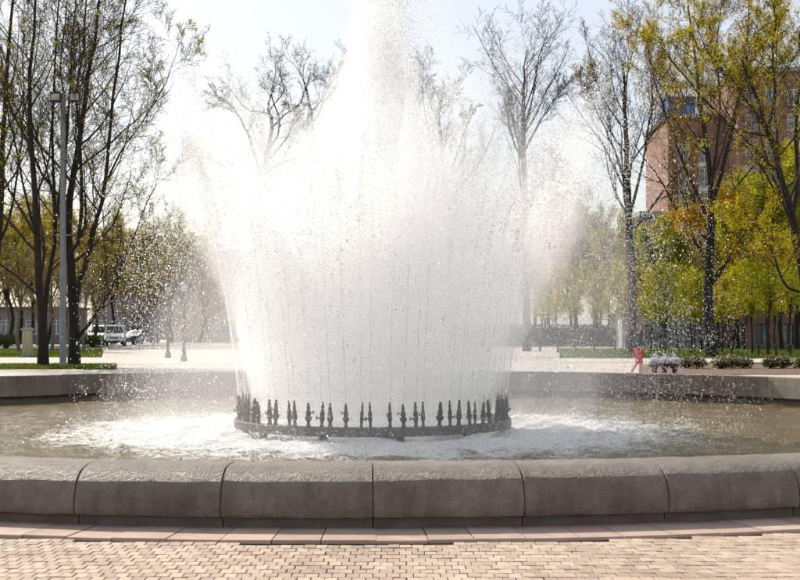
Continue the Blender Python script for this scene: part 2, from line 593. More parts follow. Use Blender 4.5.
# flat border slabs round the basin, a low step above the bricks
border = obj('slab_border', None if False else MB().lathe([(12.05, -.005), (12.70, -.005), (12.70, .012), (12.05, .012)], 192, (CX, CY, 0), caps=False).mesh('slab_border', M['joint_sand']))
tag(border, 'ring of flat stone slabs around the basin', kind='structure')
a0 = math.atan2(-CY, -CX)        # direction from the fountain to the camera
NS = 200
edges = np.arange(NS + 1) * 2 * math.pi / NS + rng.uniform(-.004, .004, NS + 1)
for i in range(NS):
    am = (edges[i] + edges[min(i + 1, NS)]) / 2
    if abs((am - math.pi * 0 + math.pi) % (2 * math.pi) - math.pi) > R(58): continue
    e0, e1 = edges[i] + .0004, edges[i + 1] - .0004
    if e1 <= e0: continue
    aa = np.linspace(e0, e1, 4)
    r1 = 12.72 + rng.normal(0, .004); zt = .028 + rng.normal(0, .0018)
    top = [[(12.06), a, zt] for a in aa] + [[r1 - .006, a, zt] for a in aa[::-1]]
    mid = [[(12.06), a, zt] for a in aa] + [[r1, a, zt - .008] for a in aa[::-1]]
    bot = [[(12.06), a, .0] for a in aa] + [[r1, a, .0] for a in aa[::-1]]
    P = np.array(top + mid + bot)
    A = P[:, 1] + a0
    V = np.stack([CX + P[:, 0] * np.cos(A), CY + P[:, 0] * np.sin(A), P[:, 2]], 1)
    n = 8
    q = [[k * n + j, k * n + (j + 1) % n, (k + 1) * n + (j + 1) % n, (k + 1) * n + j] for k in range(2) for j in range(n)]
    obj('slab', make_mesh('slab', V, [np.array(q)[:, ::-1], [list(range(8))]], M['slab']), border)

# lawns, paths and road behind the fountain
def strip(name, d0, d1, px0, px1, z, mat, label, kind='structure', jag=0.0):
    n = 40
    xs0 = np.linspace(GX(px0, d0), GX(px1, d0), n); xs1 = np.linspace(GX(px0, d1), GX(px1, d1), n)
    o = [(x, d0 + rng.normal(0, jag)) for x in xs0] + [(x, d1 + rng.normal(0, jag)) for x in xs1[::-1]]
    s = sheet(name, o, z, mat, kind)
    s['label'] = label
    return s


strip('path', 58.5, 71.5, -500, 262, .000, M['path'], 'pale path behind the left trees')
strip('lawn', 51.5, 58.2, -500, 118, .004, M['lawn'], 'grass strip at the foot of the left trees', jag=.25)
strip('lawn', 72, 100, -500, 104, .004, M['lawn'], 'grass lawn beyond the pale path', jag=.4)
strip('road', 100.5, 122, -700, 420, .000, M['asphalt'], 'grey road where the van stands')
strip('path', 62, 69.5, 560, 1300, .000, M['path'], 'pale path in front of the right lawn')
strip('lawn', 70, 104, 560, 1300, .004, M['lawn'], 'grass lawn under the young trees', jag=.4)
strip('flower_bed', 45.5, 58.5, 640, 1300, .006, M['soil'], 'brown soil bed behind the right rim', jag=.2)
strip('lawn', 58.7, 61.5, 675, 1300, .010, M['lawn'], 'narrow grass edging along the flower bed', jag=.15)


def tufts(name, d0, d1, px0, px1, n, h, label):
    d = rng.uniform(d0, d1, n); x = (rng.uniform(px0, px1, n) - 400) / FP * d
    a = rng.uniform(0, 6.28, n); hh = h * rng.uniform(.5, 1.3, n); w = .02 + .02 * rng.random(n)
    b = np.stack([x, d, np.zeros(n)], 1)
    t = np.stack([np.cos(a), np.sin(a), np.zeros(n)], 1)
    V = np.stack([b - t * w[:, None], b + t * w[:, None], b + np.stack([rng.normal(0, .04, n), rng.normal(0, .04, n), hh], 1)], 1).reshape(-1, 3)
    tag(obj(name, make_mesh(name, V, [np.arange(3 * n).reshape(-1, 3)], M['grass_blade'])), label, 'grass', kind='stuff')


tufts('grass', 51.6, 58, -60, 116, 9000, .09, 'short grass at the foot of the left trees')
tufts('grass', 72.2, 99, -60, 102, 9000, .12, 'short grass on the far left lawn')
tufts('grass', 70.3, 102, 560, 880, 16000, .12, 'short grass on the lawn under the young trees')

# ---------------------------------------------------------------- basin
basin = thing('fountain_basin', 'round fountain basin with thick rounded grey granite coping', 'fountain basin', (CX, CY, 0))
NB = 62
prof = []   # (radius, z) of the coping, from the outer lower edge over the top to the inner lower edge
Z0, Z1 = .110, .515
prof += [(RO - .045, Z0), (RO - .012, Z0 + .012), (RO - .002, Z0 + .04), (RO, Z0 + .08)]
for t in np.linspace(0, 1, 9)[1:]:
    a = t * math.pi / 2
    prof.append((RO - .34 + .34 * math.cos(a) ** .92 if t < 1 else RO - .34, Z0 + .09 + (Z1 - Z0 - .09) * math.sin(a)))
prof += [(RO - .45, Z1 + .004), (RO - .585, Z1 + .003), (RO - .60, Z1 - .012), (RO - .60, .20), (RO - .60, .035), (RO - .585, .02)]
prof = np.array(prof)
da = 2 * math.pi / NB
gap = .0042 / RO


def block_mesh(name, prof, mat, na=7, bev=.006, rough=0.0, seed=0):
    r_ = np.random.default_rng(seed)
    n = len(prof)
    cen = prof.mean(0)
    aa = np.concatenate([[-da / 2 + gap], np.linspace(-da / 2 + gap + bev / RO, da / 2 - gap - bev / RO, na), [da / 2 - gap]])
    V = []
    for i, a in enumerate(aa):
        p = prof.copy()
        if i in (0, len(aa) - 1):
            d = cen - p; p = p + d / (np.linalg.norm(d, axis=1, keepdims=True) + 1e-6) * bev
        elif rough:
            nrm = p - cen; nrm /= np.linalg.norm(nrm, axis=1, keepdims=True)
            p = p + nrm * r_.normal(0, rough, (n, 1))
        V.append(np.stack([p[:, 0] * np.cos(a), p[:, 0] * np.sin(a), p[:, 1]], 1))
    V = np.concatenate(V)
    m = len(aa)
    q = []
    for i in range(m - 1):
        for j in range(n):
            k = (j + 1) % n
            q.append([i * n + j, i * n + k, (i + 1) * n + k, (i + 1) * n + j])
    return make_mesh(name, V, [np.array(q)[:, ::-1], [list(range(n)), [(m - 1) * n + j for j in range(n)][::-1]]], mat, smooth=False)


blocks = [block_mesh('coping_stone', prof, M['granite'], 9, .007, .0028, s) for s in range(4)]
for me in blocks:
    me.polygons.foreach_set('use_smooth', np.array([len(p.vertices) == 4 for p in me.polygons], dtype=bool)); me.update()
    me.set_sharp_from_angle(angle=R(24))
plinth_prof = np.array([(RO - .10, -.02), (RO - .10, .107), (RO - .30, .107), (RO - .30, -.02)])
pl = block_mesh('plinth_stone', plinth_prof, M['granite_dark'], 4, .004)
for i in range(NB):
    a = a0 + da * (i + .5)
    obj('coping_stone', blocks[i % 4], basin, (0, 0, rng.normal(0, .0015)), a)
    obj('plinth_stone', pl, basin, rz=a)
cenp = prof.mean(0)
ins = prof + (cenp - prof) / np.linalg.norm(cenp - prof, axis=1, keepdims=True) * .022
MB().lathe(np.concatenate([ins, ins[:1]])[::-1], 256, caps=False).build('joint_mortar', M['granite_dark'], basin)
# inner wall under the coping down to the floor, and the floor
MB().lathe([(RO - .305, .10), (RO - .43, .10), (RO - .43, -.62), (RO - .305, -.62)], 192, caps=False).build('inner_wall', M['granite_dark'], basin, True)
MB().lathe([(.02, -.60), (RO - .42, -.60)], 128, caps=False).build('basin_floor', M['basin_floor'], basin)

# water surface
WZ = -.14
nr, na = 190, 420
rr = np.linspace(0.02, RO - .432, nr); aa = np.arange(na) * 2 * math.pi / na
RRg, AAg = np.meshgrid(rr, aa, indexing='ij')
X = RRg * np.cos(AAg); Y = RRg * np.sin(AAg)
Z = np.zeros_like(X)
wr = np.random.default_rng(3)
churn = np.clip((7.5 - RRg) / 4, 0.42, 1.0)
for i in range(70):
    L_ = math.exp(wr.uniform(math.log(.16), math.log(1.6)))
    th = wr.uniform(0, 6.283); k_ = 2 * math.pi / L_
    Z += .0075 * L_ ** .8 * np.sin(k_ * (X * math.cos(th) + Y * math.sin(th)) + wr.uniform(0, 6.28))
for i in range(8):
    k_ = 2 * math.pi / wr.uniform(.35, .9)
    Z += .004 * np.sin(k_ * RRg + 2.0 * np.sin(AAg * wr.integers(2, 7) + wr.uniform(0, 6)) + wr.uniform(0, 6.28))
Z = Z * churn
V = np.stack([X, Y, Z], -1).reshape(-1, 3)
idx = np.arange(nr * na).reshape(nr, na); j2 = np.roll(idx, -1, 1)
P = np.stack([idx[:-1], idx[1:], j2[1:], j2[:-1]], -1).reshape(-1, 4)
water = obj('water', make_mesh('water', V, [P], M['water'], True), None, (CX, CY, WZ))
tag(water, 'murky brown basin water churned to white foam round the jets', 'water', kind='structure')

# ---------------------------------------------------------------- nozzle ring
RN = 2.35
ring = thing('nozzle_ring', 'dark ring pipe carrying upright fountain nozzles above the water', 'fountain pipe', (CX, CY, WZ))
zz = -WZ
sec = [(RN - .06, -.065), (RN + .055, -.065), (RN + .075, -.045), (RN + .075, .065), (RN + .06, .085), (RN - .06, .085), (RN - .08, .06), (RN - .08, -.045)]
sec = [(r, z + zz) for r, z in sec] + [(sec[0][0], sec[0][1] + zz)]
MB().lathe(sec, 96, caps=False).build('ring_pipe', M['pipe_metal'], ring)
noz_prof = [(.017, .08), (.030, .085), (.030, .10), (.020, .115), (.022, .17), (.036, .185), (.038, .235), (.026, .25), (.031, .275), (.031, .315), (.021, .33), (.018, .375), (.023, .385), (.022, .40), (.015, .42), (.013, .47)]
nozs = []
for k in range(3):
    b = MB().lathe([(r * (1 + .12 * (k - 1)) * (1.25 if (j + k) % 4 == 0 and j > 2 else 1.0), z - .08) for j, (r, z) in enumerate(noz_prof)], 10)
    az = [.3, 1.9, 3.6][k]
    p0 = np.array([.02 * math.cos(az), .02 * math.sin(az), .13 + .05 * k])
    b.tube([p0, p0 + np.array([.055 * math.cos(az), .055 * math.sin(az), .012])], [.012, .010], 6)
    b.tube([p0 + np.array([.055 * math.cos(az), .055 * math.sin(az), -.02]), p0 + np.array([.055 * math.cos(az), .055 * math.sin(az), .045])], [.009, .006], 6)
    nozs.append(b.mesh('nozzle', M['dark_metal'], False))
NN = 70
noz_ang = []
for i in range(NN):
    a = a0 + (i + rng.uniform(-.33, .33)) * 2 * math.pi / NN
    noz_ang.append(a)
    o = obj('nozzle', nozs[i % 3], ring, (RN * math.cos(a), RN * math.sin(a), zz + .08), a + rng.uniform(-2, 2))
    o.rotation_euler[0] = rng.normal(0, .045); o.rotation_euler[1] = rng.normal(0, .045)
    s = rng.uniform(.92, 1.06)
    o.scale = (rng.uniform(.85, 1.3), rng.uniform(.85, 1.3), s)
for i in range(12):
    a = a0 + R(10.5 + 30 * i)
    MB().box((0, 0, -.20), (.10, .12, .54), bev=.01).box((0, 0, -.44), (.24, .24, .03)).build('leg', M['dark_metal'], ring, loc=(RN * math.cos(a), RN * math.sin(a), 0), rz=a)

# ---------------------------------------------------------------- spray: falling drops, jets and mist
def drops(name, P, D, ra, rl, label):
    """Bipyramid drops at P (n,3) with axis D, side radius ra, half length rl."""
    n = len(P)
    D = D / (np.linalg.norm(D, axis=1, keepdims=True) + 1e-9)
    ref = rng.normal(size=(n, 3))
    A = np.cross(D, ref); A /= np.linalg.norm(A, axis=1, keepdims=True) + 1e-9
    B = np.cross(D, A)
    c, s = math.cos(2 * math.pi / 3), math.sin(2 * math.pi / 3)
    mid = P + D * (rl * rng.uniform(-.35, .35, n))[:, None]
    j = lambda: ra[:, None] * rng.uniform(.7, 1.3, (n, 1))
    V = np.stack([P - D * rl[:, None], mid + A * j(), mid + (A * c + B * s) * j(), mid + (A * c - B * s) * j(), P + D * rl[:, None]], 1)
    f = np.array([[0, 2, 1], [0, 3, 2], [0, 1, 3], [4, 1, 2], [4, 2, 3], [4, 3, 1]])
    F = (f[None] + (np.arange(n) * 5)[:, None, None]).reshape(-1, 3)
    o = obj(name, make_mesh(name, V.reshape(-1, 3), [F], M['drop'], True))
    return tag(o, label, 'water spray', kind='stuff')


G_ = 9.81


def ballistic(a, r0, h, vr, T, z0, spread):
    """Water thrown up from radius r0 at angle a to height h with outward speed vr, at time T (share of flight)."""
    n = len(a)
    v0 = np.sqrt(2 * G_ * h)
    tt = T * 2 * v0 / G_
    z = z0 + v0 * tt - .5 * G_ * tt * tt
    sx = spread * rng.normal(size=n) * tt; sy = spread * rng.normal(size=n) * tt
    r = r0 + vr * tt
    wind = .20 * tt * tt
    P = np.stack([CX + r * np.cos(a) + sx + wind, CY + r * np.sin(a) + sy, z], 1)
    vz = v0 - G_ * tt
    D = np.stack([vr * np.cos(a) + .2 * tt, vr * np.sin(a), vz], 1)
    return P, D, tt


na_ = np.array(noz_ang)


def jet_h(a):
    return 4.45 + .55 * np.sin(a * 5 + 1) + .35 * np.sin(a * 13 + 2) + .3 * np.sin(a * 29)


def jet_v(a):
    return 1.22 + .22 * np.sin(a * 7 + .5) + .12 * np.sin(a * 17)


def spray(n, kind):
    if kind == 'ring_up':
        a = na_[rng.integers(0, NN, n)]
        h = jet_h(a) * rng.normal(1.0, .035, n)
        T = rng.beta(1.1, 1.0, n) * .54
        # water leaves in pulses: ropes with thinner stretches between them
        keep = .5 + .5 * np.sin(T * 60 + a * 37) * np.sin(T * 23 + a * 91) > rng.uniform(0, .8, n)
        a, h, T = a[keep], h[keep], T[keep]; n = len(a)
        P, D, tt = ballistic(a, RN, h, jet_v(a), T, .47, .05)
        ra = .0030 + .0045 * tt
        return P, D, ra * rng.lognormal(0, .35, n), ra * rng.lognormal(.8, .35, n)
    if kind == 'ring_down':
        m = n // 30
        a = na_[rng.integers(0, NN, m)] + rng.normal(0, .03, m)
        h = jet_h(a) * rng.uniform(.78, 1.05, m)
        P, D, tt = ballistic(a, RN, h, jet_v(a) * rng.normal(1.05, .22, m), rng.uniform(.40, 1.03, m), .45, .20)
        c = rng.integers(0, m, n)
        P = P[c] + rng.normal(0, 1, (n, 3)) * np.array([.06, .06, .17]) * (.5 + tt[c, None] * .7)
        D = D[c]
        ra = .0070 * np.ones(n)
        return P, D, ra * rng.lognormal(0, .38, n), ra * rng.lognormal(.35, .32, n)
    if kind == 'mid':
        a = rng.uniform(0, 6.283, n)
        h = rng.uniform(3.9, 5.4, n)
        P, D, tt = ballistic(a, 1.1, h, rng.normal(.5, .2, n), rng.uniform(.1, .9, n), .3, .16)
        ra = .0062 * np.ones(n)
        return P, D, ra * rng.lognormal(0, .4, n), ra * rng.lognormal(.5, .4, n)
    if kind == 'core':
        a = rng.uniform(0, 6.283, n)
        h = 8.3 * rng.uniform(.70, 1.03, n)
        P, D, tt = ballistic(a, .16, h, np.abs(rng.normal(.12, .17, n)), rng.uniform(.2, .86, n), .2, .13)
        ra = .0068 * np.ones(n)
        return P, D, ra * rng.lognormal(0, .4, n), ra * rng.lognormal(.45, .4, n)


def join_spray(parts):
    return [np.concatenate(x) for x in zip(*parts)]


def above(arr):
    k = arr[0][:, 2] > WZ + .01
    return [x[k] for x in arr]


drops('water_spray', *above(join_spray([spray(105000, 'ring_up')])), 'white jets of water rising from the ring of nozzles')
drops('water_spray', *above(join_spray([spray(95000, 'ring_down')])), 'white drops of water falling outside the ring of nozzles')
drops('water_spray', *above(join_spray([spray(22000, 'mid'), spray(34000, 'core')])), 'tall white central plume of water drops')

# the still unbroken foot of each jet
tj0 = np.linspace(0, 1, 12)
ST = []
for a_ in noz_ang:
    tj = tj0 * rng.uniform(.10, .42)
    v0 = math.sqrt(2 * G_ * (float(jet_h(a_)))); t_ = tj * v0 / G_ * .9
    rj = RN + float(jet_v(a_)) * t_
    ST.append(np.stack([CX + rj * math.cos(a_) + rng.normal(0, .004, 12), CY + rj * math.sin(a_) + rng.normal(0, .004, 12), .46 + v0 * t_ - .5 * G_ * t_ * t_], 1))
Vj, Pj = tubes(np.array(ST), np.tile(np.linspace(.0085, .003, 12), (NN, 1)) * rng.uniform(.6, 1.3, (NN, 12)) * rng.uniform(.5, 1.1, (NN, 1)), 6)
tag(obj('water_spray', make_mesh('water_spray', Vj, [Pj], M['drop'], True)), 'thin clear streams leaving the nozzles of the ring', 'water spray', kind='stuff')

# ragged blobs of water that have broken loose at the sides
nb = 12000
a = rng.uniform(0, 6.283, nb)
Pb, Db, tb = ballistic(a, RN, rng.uniform(2.6, 5.0, nb), rng.normal(1.28, .30, nb), rng.uniform(.5, 1.02, nb), .45, .26)
# they come in strings and clumps
cl = rng.integers(0, nb // 8, nb)
Pb = Pb[cl] * .75 + Pb * .0 + .25 * Pb[cl] + rng.normal(0, .09, (nb, 3)) * np.array([1, 1, 1.9])
ra = np.minimum(.0098 * rng.lognormal(0, .42, nb), .022)
drops('water_spray', *above([Pb, Db[cl] + rng.normal(0, 2.2, (nb, 3)), ra, ra * np.minimum(rng.lognormal(.25, .35, nb), 1.9)]), 'large loose splashes of water at the outside of the fountain')

# splash crowns where drops hit the surface
ns = 20000
cr = rng.normal(4.5, .95, ns // 12); ca = rng.uniform(0, 6.283, ns // 12)
ci = rng.integers(0, ns // 12, ns)
h_ = np.abs(rng.normal(0, .12, ns)) * rng.choice([.6, 1.0, 2.0], ns // 12, p=[.5, .35, .15])[ci] * np.clip(1.5 - .16 * cr[ci], .25, 1)
sp_ = rng.normal(0, .12, (ns, 2))
Ps = np.stack([CX + .3 + cr[ci] * np.cos(ca[ci]) + sp_[:, 0], CY + cr[ci] * np.sin(ca[ci]) + sp_[:, 1], WZ + .01 + h_], 1)
ra = np.minimum(.0075 * rng.lognormal(0, .4, ns), .017)
drops('splash', *[Ps, np.stack([sp_[:, 0], sp_[:, 1], np.full(ns, .12)], 1) + rng.normal(0, .05, (ns, 3)), ra, ra * rng.lognormal(.3, .4, ns)], 'white splashes leaping off the churned basin water')


def mist(name, prof, density, label, off=(0, 0), bumps=0.0, seed=0, k=320, closed=False, crown=0.0, g=.25):
    r_ = np.random.default_rng(seed)
    prof = np.array(prof, dtype=float)
    if closed: prof = np.concatenate([prof, prof[:1]])
    t = np.linspace(0, len(prof) - 1, 60)
    pr = np.stack([np.interp(t, np.arange(len(prof)), prof[:, i]) for i in range(2)], 1)
    if closed: pr = pr[:-1]
    a = np.arange(k) * 2 * math.pi / k
    fr = np.zeros((len(pr), k))
    zt = pr[:, 1][:, None]
    for i in range(14):
        m = r_.integers(3, 26); kz = r_.uniform(.2, 2.2)
        fr += r_.normal(0, 1) * np.sin(m * a[None] + kz * zt + r_.uniform(0, 6.28)) / 3.5
    rad = pr[:, 0:1] * (1 + bumps * fr)
    if crown:      # each jet ends at its own height
        zf = np.clip((zt - 1.2) / 3.4, 0, 1)
        z = zt + zf * (jet_h(a)[None] - 4.45 + crown * (np.sin(a * 31 + 1) + .9 * np.sin(a * 47 + 3) + .6 * np.sin(a * 71))[None])
        rad = rad + zf * (.45 * (jet_v(a)[None] - 1.22) + .10 * np.sin(a * 35)[None] + .07 * np.sin(a * 59 + 2)[None])
    else:
        z = zt + np.clip((zt - 2) / 4, 0, 1) * bumps * 4.0 * fr
    V = np.stack([CX + off[0] * np.clip(zt / 3, 0, 1) + rad * np.cos(a), CY + off[1] + rad * np.sin(a), np.broadcast_to(z, rad.shape)], -1).reshape(-1, 3)
    n = len(pr)
    idx = np.arange(n * k).reshape(n, k); j2 = np.roll(idx, -1, 1)
    if closed:
        nx_ = np.roll(idx, -1, 0); nj = np.roll(j2, -1, 0)
        polys = [np.stack([idx, j2, nj, nx_], -1).reshape(-1, 4)]
    else:
        polys = [np.stack([idx[:-1], j2[:-1], j2[1:], idx[1:]], -1).reshape(-1, 4), [list(range(k))[::-1]], [[(n - 1) * k + j for j in range(k)]]]
    o = obj(name, make_mesh(name, V, polys, mist_mat(name, density, g), True))
    return tag(o, label, 'mist', kind='stuff')


mist('mist', [(.05, -.10), (1.95, -.09), (2.12, .4), (2.22, .9), (2.35, 1.6), (2.45, 2.5), (2.35, 3.2), (2.0, 3.9), (1.5, 4.5), (1.05, 5.3), (.7, 6.2), (.05, 6.9)], .62,
     'dense white mist inside the ring of jets', (0, 0), .05, 1)
mist('mist', [(.6, .8), (.85, 2.0), (.95, 3.6), (.9, 4.8), (.72, 5.6), (.58, 6.4), (.47, 7.2), (.38, 8.0), (.08, 8.8)], .7,
     'white mist of the tall central plume', (.1, 0), .07, 2)
mist('mist', [(2.15, .5), (2.45, 1.2), (2.8, 2.2), (3.2, 3.1), (3.55, 3.9), (3.7, 4.55), (3.5, 4.75), (2.9, 4.4), (2.2, 3.4), (1.8, 2.2), (1.65, 1.2), (1.75, .5)], .40,
     'crown of white mist along the ring of jets', (.30, 0), .02, 4, closed=True, crown=.26)
mist('mist', [(4.7, -.09), (4.5, .5), (4.2, 1.5), (4.0, 2.5), (3.8, 3.3), (3.4, 4.1), (2.5, 4.8), (1.7, 5.3), (1.2, 6.1), (.85, 7.0), (.6, 7.9), (.2, 8.9)], .065,
     'thin drifting spray around the fountain', (.6, 0), .07, 3)

# ---------------------------------------------------------------- trees
def norm(v):
    return v / (np.linalg.norm(v, axis=-1, keepdims=True) + 1e-9)


def spawn(r_, pts, rad, k, ang, lr, n, up, wig, t0=.25, t1=1.0, rmul=.6, rmin=.004, lenabs=None):
    """k children on each polyline (M,n0,3)."""
    M_, n0, _ = pts.shape
    L = np.linalg.norm(np.diff(pts, axis=1), axis=2).sum(1)
    i = np.repeat(np.arange(M_), k)
    t = (np.tile((np.arange(k) + .5) / k, M_) + r_.uniform(-.5, .5, M_ * k) / k)
    t = np.clip(t0 + (t1 - t0) * t, 0, .995)
    f = t * (n0 - 1); j = np.minimum(f.astype(int), n0 - 2); w = (f - j)[:, None]
    p = pts[i, j] * (1 - w) + pts[i, j + 1] * w
    T = norm(pts[i, j + 1] - pts[i, j])
    rb = rad[i, j] * (1 - w[:, 0]) + rad[i, j + 1] * w[:, 0]
    Q = norm(np.cross(T, r_.normal(size=T.shape)))
    an = np.radians(r_.normal(ang, ang * .2, len(i)))[:, None]
    d = norm(np.cos(an) * T + np.sin(an) * Q)
    base = (L[i] if lenabs is None else np.full(len(i), lenabs))
    ln = base * lr * r_.uniform(.6, 1.25, len(i)) * (1.12 - .62 * t)
    out = np.empty((len(i), n, 3)); out[:, 0] = p
    for s in range(1, n):
        d = norm(d + np.array([0, 0, up]) + r_.normal(0, wig, d.shape))
        out[:, s] = out[:, s - 1] + d * (ln / (n - 1))[:, None]
    r0 = np.maximum(rb * rmul, rmin)
    rr = r0[:, None] * np.linspace(1, .28, n)[None]
    return out, np.maximum(rr, rmin * .6)


def resample(p, n):
    p = np.asarray(p, dtype=float)
    # smooth Catmull-Rom
    q = np.concatenate([[2 * p[0] - p[1]], p, [2 * p[-1] - p[-2]]])
    t = np.linspace(0, len(p) - 1 - 1e-6, n); i = t.astype(int); u = (t - i)[:, None]
    a, b, c, d = q[i], q[i + 1], q[i + 2], q[i + 3]
    return .5 * ((2 * b) + (-a + c) * u + (2 * a - 5 * b + 4 * c - d) * u ** 2 + (-a + 3 * b - 3 * c + d) * u ** 3)


def leaves_mesh(name, r_, pts, per, size, mat, spread=.12, frac=1.0, shape=4):
    """per small leaves scattered round each of pts (n,3)."""
    if frac < 1: pts = pts[r_.random(len(pts)) < frac]
    n = len(pts) * per
    c = np.repeat(pts, per, 0) + r_.normal(0, spread, (n, 3))
    a = norm(r_.normal(size=(n, 3))); b = norm(np.cross(a, r_.normal(size=(n, 3))))
    s = size * r_.lognormal(0, .3, n)[:, None]
    V = np.stack([c - a * s, c + b * s * .55, c + a * s, c - b * s * .55], 1).reshape(-1, 3)
    return make_mesh(name, V, [np.arange(4 * n).reshape(-1, 4)], mat)


def tree(name, label, base, stems, seed, lv, leaf=None, leafp=None, bark='bark', twig='twig', group=None, cat='tree', ksides=9):
    """stems: list of (points (relative to base), r0, r1). lv: list of spawn levels (dict). leaf: material key."""
    r_ = np.random.default_rng(seed)
    root = thing(name, label, cat, base, 0, group)
    SP = np.stack([resample(s[0], 14) for s in stems])
    SR = np.stack([np.interp(np.linspace(0, 1, 14), [0, .06, 1], [s[1] * s[3] if len(s) > 3 else s[1] * 1.25, s[1], s[2]]) for s in stems])
    SP[:, 1:] += r_.normal(0, .03, SP[:, 1:].shape) * np.linspace(.3, 1.6, 13)[None, :, None]
    V, P = tubes(SP, SR, ksides)
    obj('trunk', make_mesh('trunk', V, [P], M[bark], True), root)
    cur = (SP, SR); parts = []; vs, ps, off = [], [], 0
    tips = None
    for li, l in enumerate(lv):
        l = dict(l); sides = l.pop('sides', 4)
        cur = spawn(r_, cur[0], cur[1], **l)
        V, P = tubes(cur[0], cur[1], sides)
        vs.append(V); ps.append(P + off); off += len(V)
        if li >= len(lv) - 2:
            parts.append(cur[0])
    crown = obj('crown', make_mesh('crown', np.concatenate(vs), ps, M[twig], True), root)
    if leaf:
        per, size, spread, frac = leafp
        pts = np.concatenate([q[:, q.shape[1] // 2:].reshape(-1, 3) for q in parts])
        pts = pts[pts[:, 2] > .6]
        if callable(leaf[1]) if isinstance(leaf, tuple) else False:
            pts = pts[leaf[1](pts)]; leaf = leaf[0]
        obj('foliage', leaves_mesh('foliage', r_, pts, per, size, M[leaf], spread, frac), root)
    return root


def S(d, pix, r0, r1, base, dy=0.0, flare=1.25):
    """A stem drawn through photo points at depth d; dy leans it away (+) or towards (-) the viewer."""
    n = len(pix)
    pts = np.array([W(p[0], p[1], d) - base for p in pix])
    pts[:, 1] += np.linspace(0, 1, n) ** 1.3 * dy
    # keep the seen position when leaning in depth
    for i, p in enumerate(pix):
        pts[i, 0] = (p[0] - 400) / FP * (d + np.linspace(0, 1, n)[i] ** 1.3 * dy) - base[0]
        pts[i, 2] = HC - (p[1] - YH) / FP * (d + np.linspace(0, 1, n)[i] ** 1.3 * dy) - base[2]
    k = .92 if flare > 1 else .66
    return (pts, r0 * k, r1 * .6, flare)


def base_at(px, d):
    return np.array([GX(px, d), d, 0.0])


HERO = [dict(k=13, ang=44, lr=.44, n=9, up=.09, wig=.09, t0=.26, rmul=.42, sides=5),
        dict(k=9, ang=42, lr=.46, n=6, up=.07, wig=.13, t0=.2, rmul=.5, rmin=.011, sides=3),
        dict(k=6, ang=42, lr=.50, n=4, up=.05, wig=.16, t0=.2, rmul=.6, rmin=.009, sides=3),
        dict(k=4, ang=40, lr=.6, n=3, up=.03, wig=.2, t0=.2, rmul=.7, rmin=.007, sides=3)]

# left pair of big trees behind the rim
d = 55.5; b = base_at(43, d)
tree('broadleaf_tree', 'dark tree left of the grey lamp mast, its trunk forked low into a V', b,
     [S(d, [(43, 366), (43, 335), (42, 310), (38, 270), (36, 215), (33, 150), (31, 80), (34, 20), (36, -50)], .24, .05, b, -1.5),
      S(d, [(44, 330), (45, 308), (49, 275), (55, 235), (54, 190), (52, 120), (56, 50), (60, -30)], .17, .05, b, 1.5, 1.0),
      S(d, [(54, 225), (60, 190), (68, 120), (72, 60), (76, -20)], .12, .04, b, 2.5, 1.0),
      S(d, [(37, 240), (28, 205), (18, 160), (8, 110), (2, 60)], .09, .03, b, -2, 1.0)],
     11, HERO, 'leaf_yellow', (5, .036, .08, .045))
d = 56.5; b = base_at(74, d)
tree('broadleaf_tree', 'dark many-stemmed tree right of the lamp mast, one limb sweeping low towards the fountain', b,
     [S(d, [(74, 366), (74, 335), (73, 300), (70, 255), (68, 205), (74, 172), (84, 114), (89, 69), (98, 20), (104, -40)], .27, .05, b, 1),
      S(d, [(75, 312), (78, 285), (86, 262), (96, 220), (103, 193), (110, 131), (118, 62), (124, 20), (128, -30)], .19, .05, b, -1.5, 1.0),
      S(d, [(77, 338), (86, 328), (97, 312), (110, 290), (123, 262), (137, 230), (148, 200), (160, 172)], .13, .03, b, -1, 1.0),
      S(d, [(72, 280), (66, 250), (64, 200), (66, 130), (62, 60), (66, 0)], .13, .04, b, 2.5, 1.0),
      S(d, [(78, 245), (82, 200), (80, 150), (78, 100), (84, 40), (86, -20)], .13, .04, b, -2.5, 1.0),
      S(d, [(105, 185), (122, 150), (145, 118), (165, 85), (180, 45)], .075, .02, b, 1, 1.0)],
     12, HERO, 'leaf_yellow', (5, .036, .08, .045))
d = 60; b = base_at(-9, d)
tree('broadleaf_tree', 'dark tree cut by the left edge of the view', b,
     [S(d, [(-9, 364), (-7, 300), (1, 200), (3, 130), (7, 62), (12, 0), (15, -40)], .2, .05, b, 0),
      S(d, [(-4, 250), (10, 215), (20, 150), (24, 90), (22, 10)], .1, .03, b, 2, 1.0),
      S(d, [(-6, 260), (-25, 200), (-40, 120), (-46, 30)], .12, .04, b, 1, 1.0)],
     13, HERO, 'leaf_yellow', (5, .036, .08, .04))

# right-hand big trees
d = 73; b = base_at(711, d)
tree('broadleaf_tree', 'dark tree with orange-yellow spring leaves and a limb arching right, standing on the lawn', b,
     [S(d, [(712, 357), (710, 330), (708, 300), (709, 275), (711, 235), (712, 200), (707, 150), (700, 100), (694, 50), (688, 5)], .36, .06, b, 1),
      S(d, [(712, 285), (718, 272), (730, 260), (745, 252), (765, 250), (788, 248)], .15, .04, b, -1, 1.0),
      S(d, [(712, 205), (722, 170), (733, 125), (742, 80), (748, 30), (750, -20)], .2, .05, b, -2, 1.0),
      S(d, [(711, 225), (697, 195), (682, 160), (668, 120), (655, 80), (648, 40)], .16, .04, b, 2, 1.0),
      S(d, [(711, 190), (716, 150), (720, 100), (716, 50), (722, 0)], .15, .04, b, 3, 1.0),
      S(d, [(711, 250), (702, 232), (692, 222), (683, 225)], .07, .03, b, -2, 1.0),
      S(d, [(711, 232), (720, 215), (732, 206), (742, 210)], .07, .03, b, -2.5, 1.0)],
     14, HERO, 'leaf_orange', (12, .034, .12, .085))
d = 50; b = base_at(823, d)
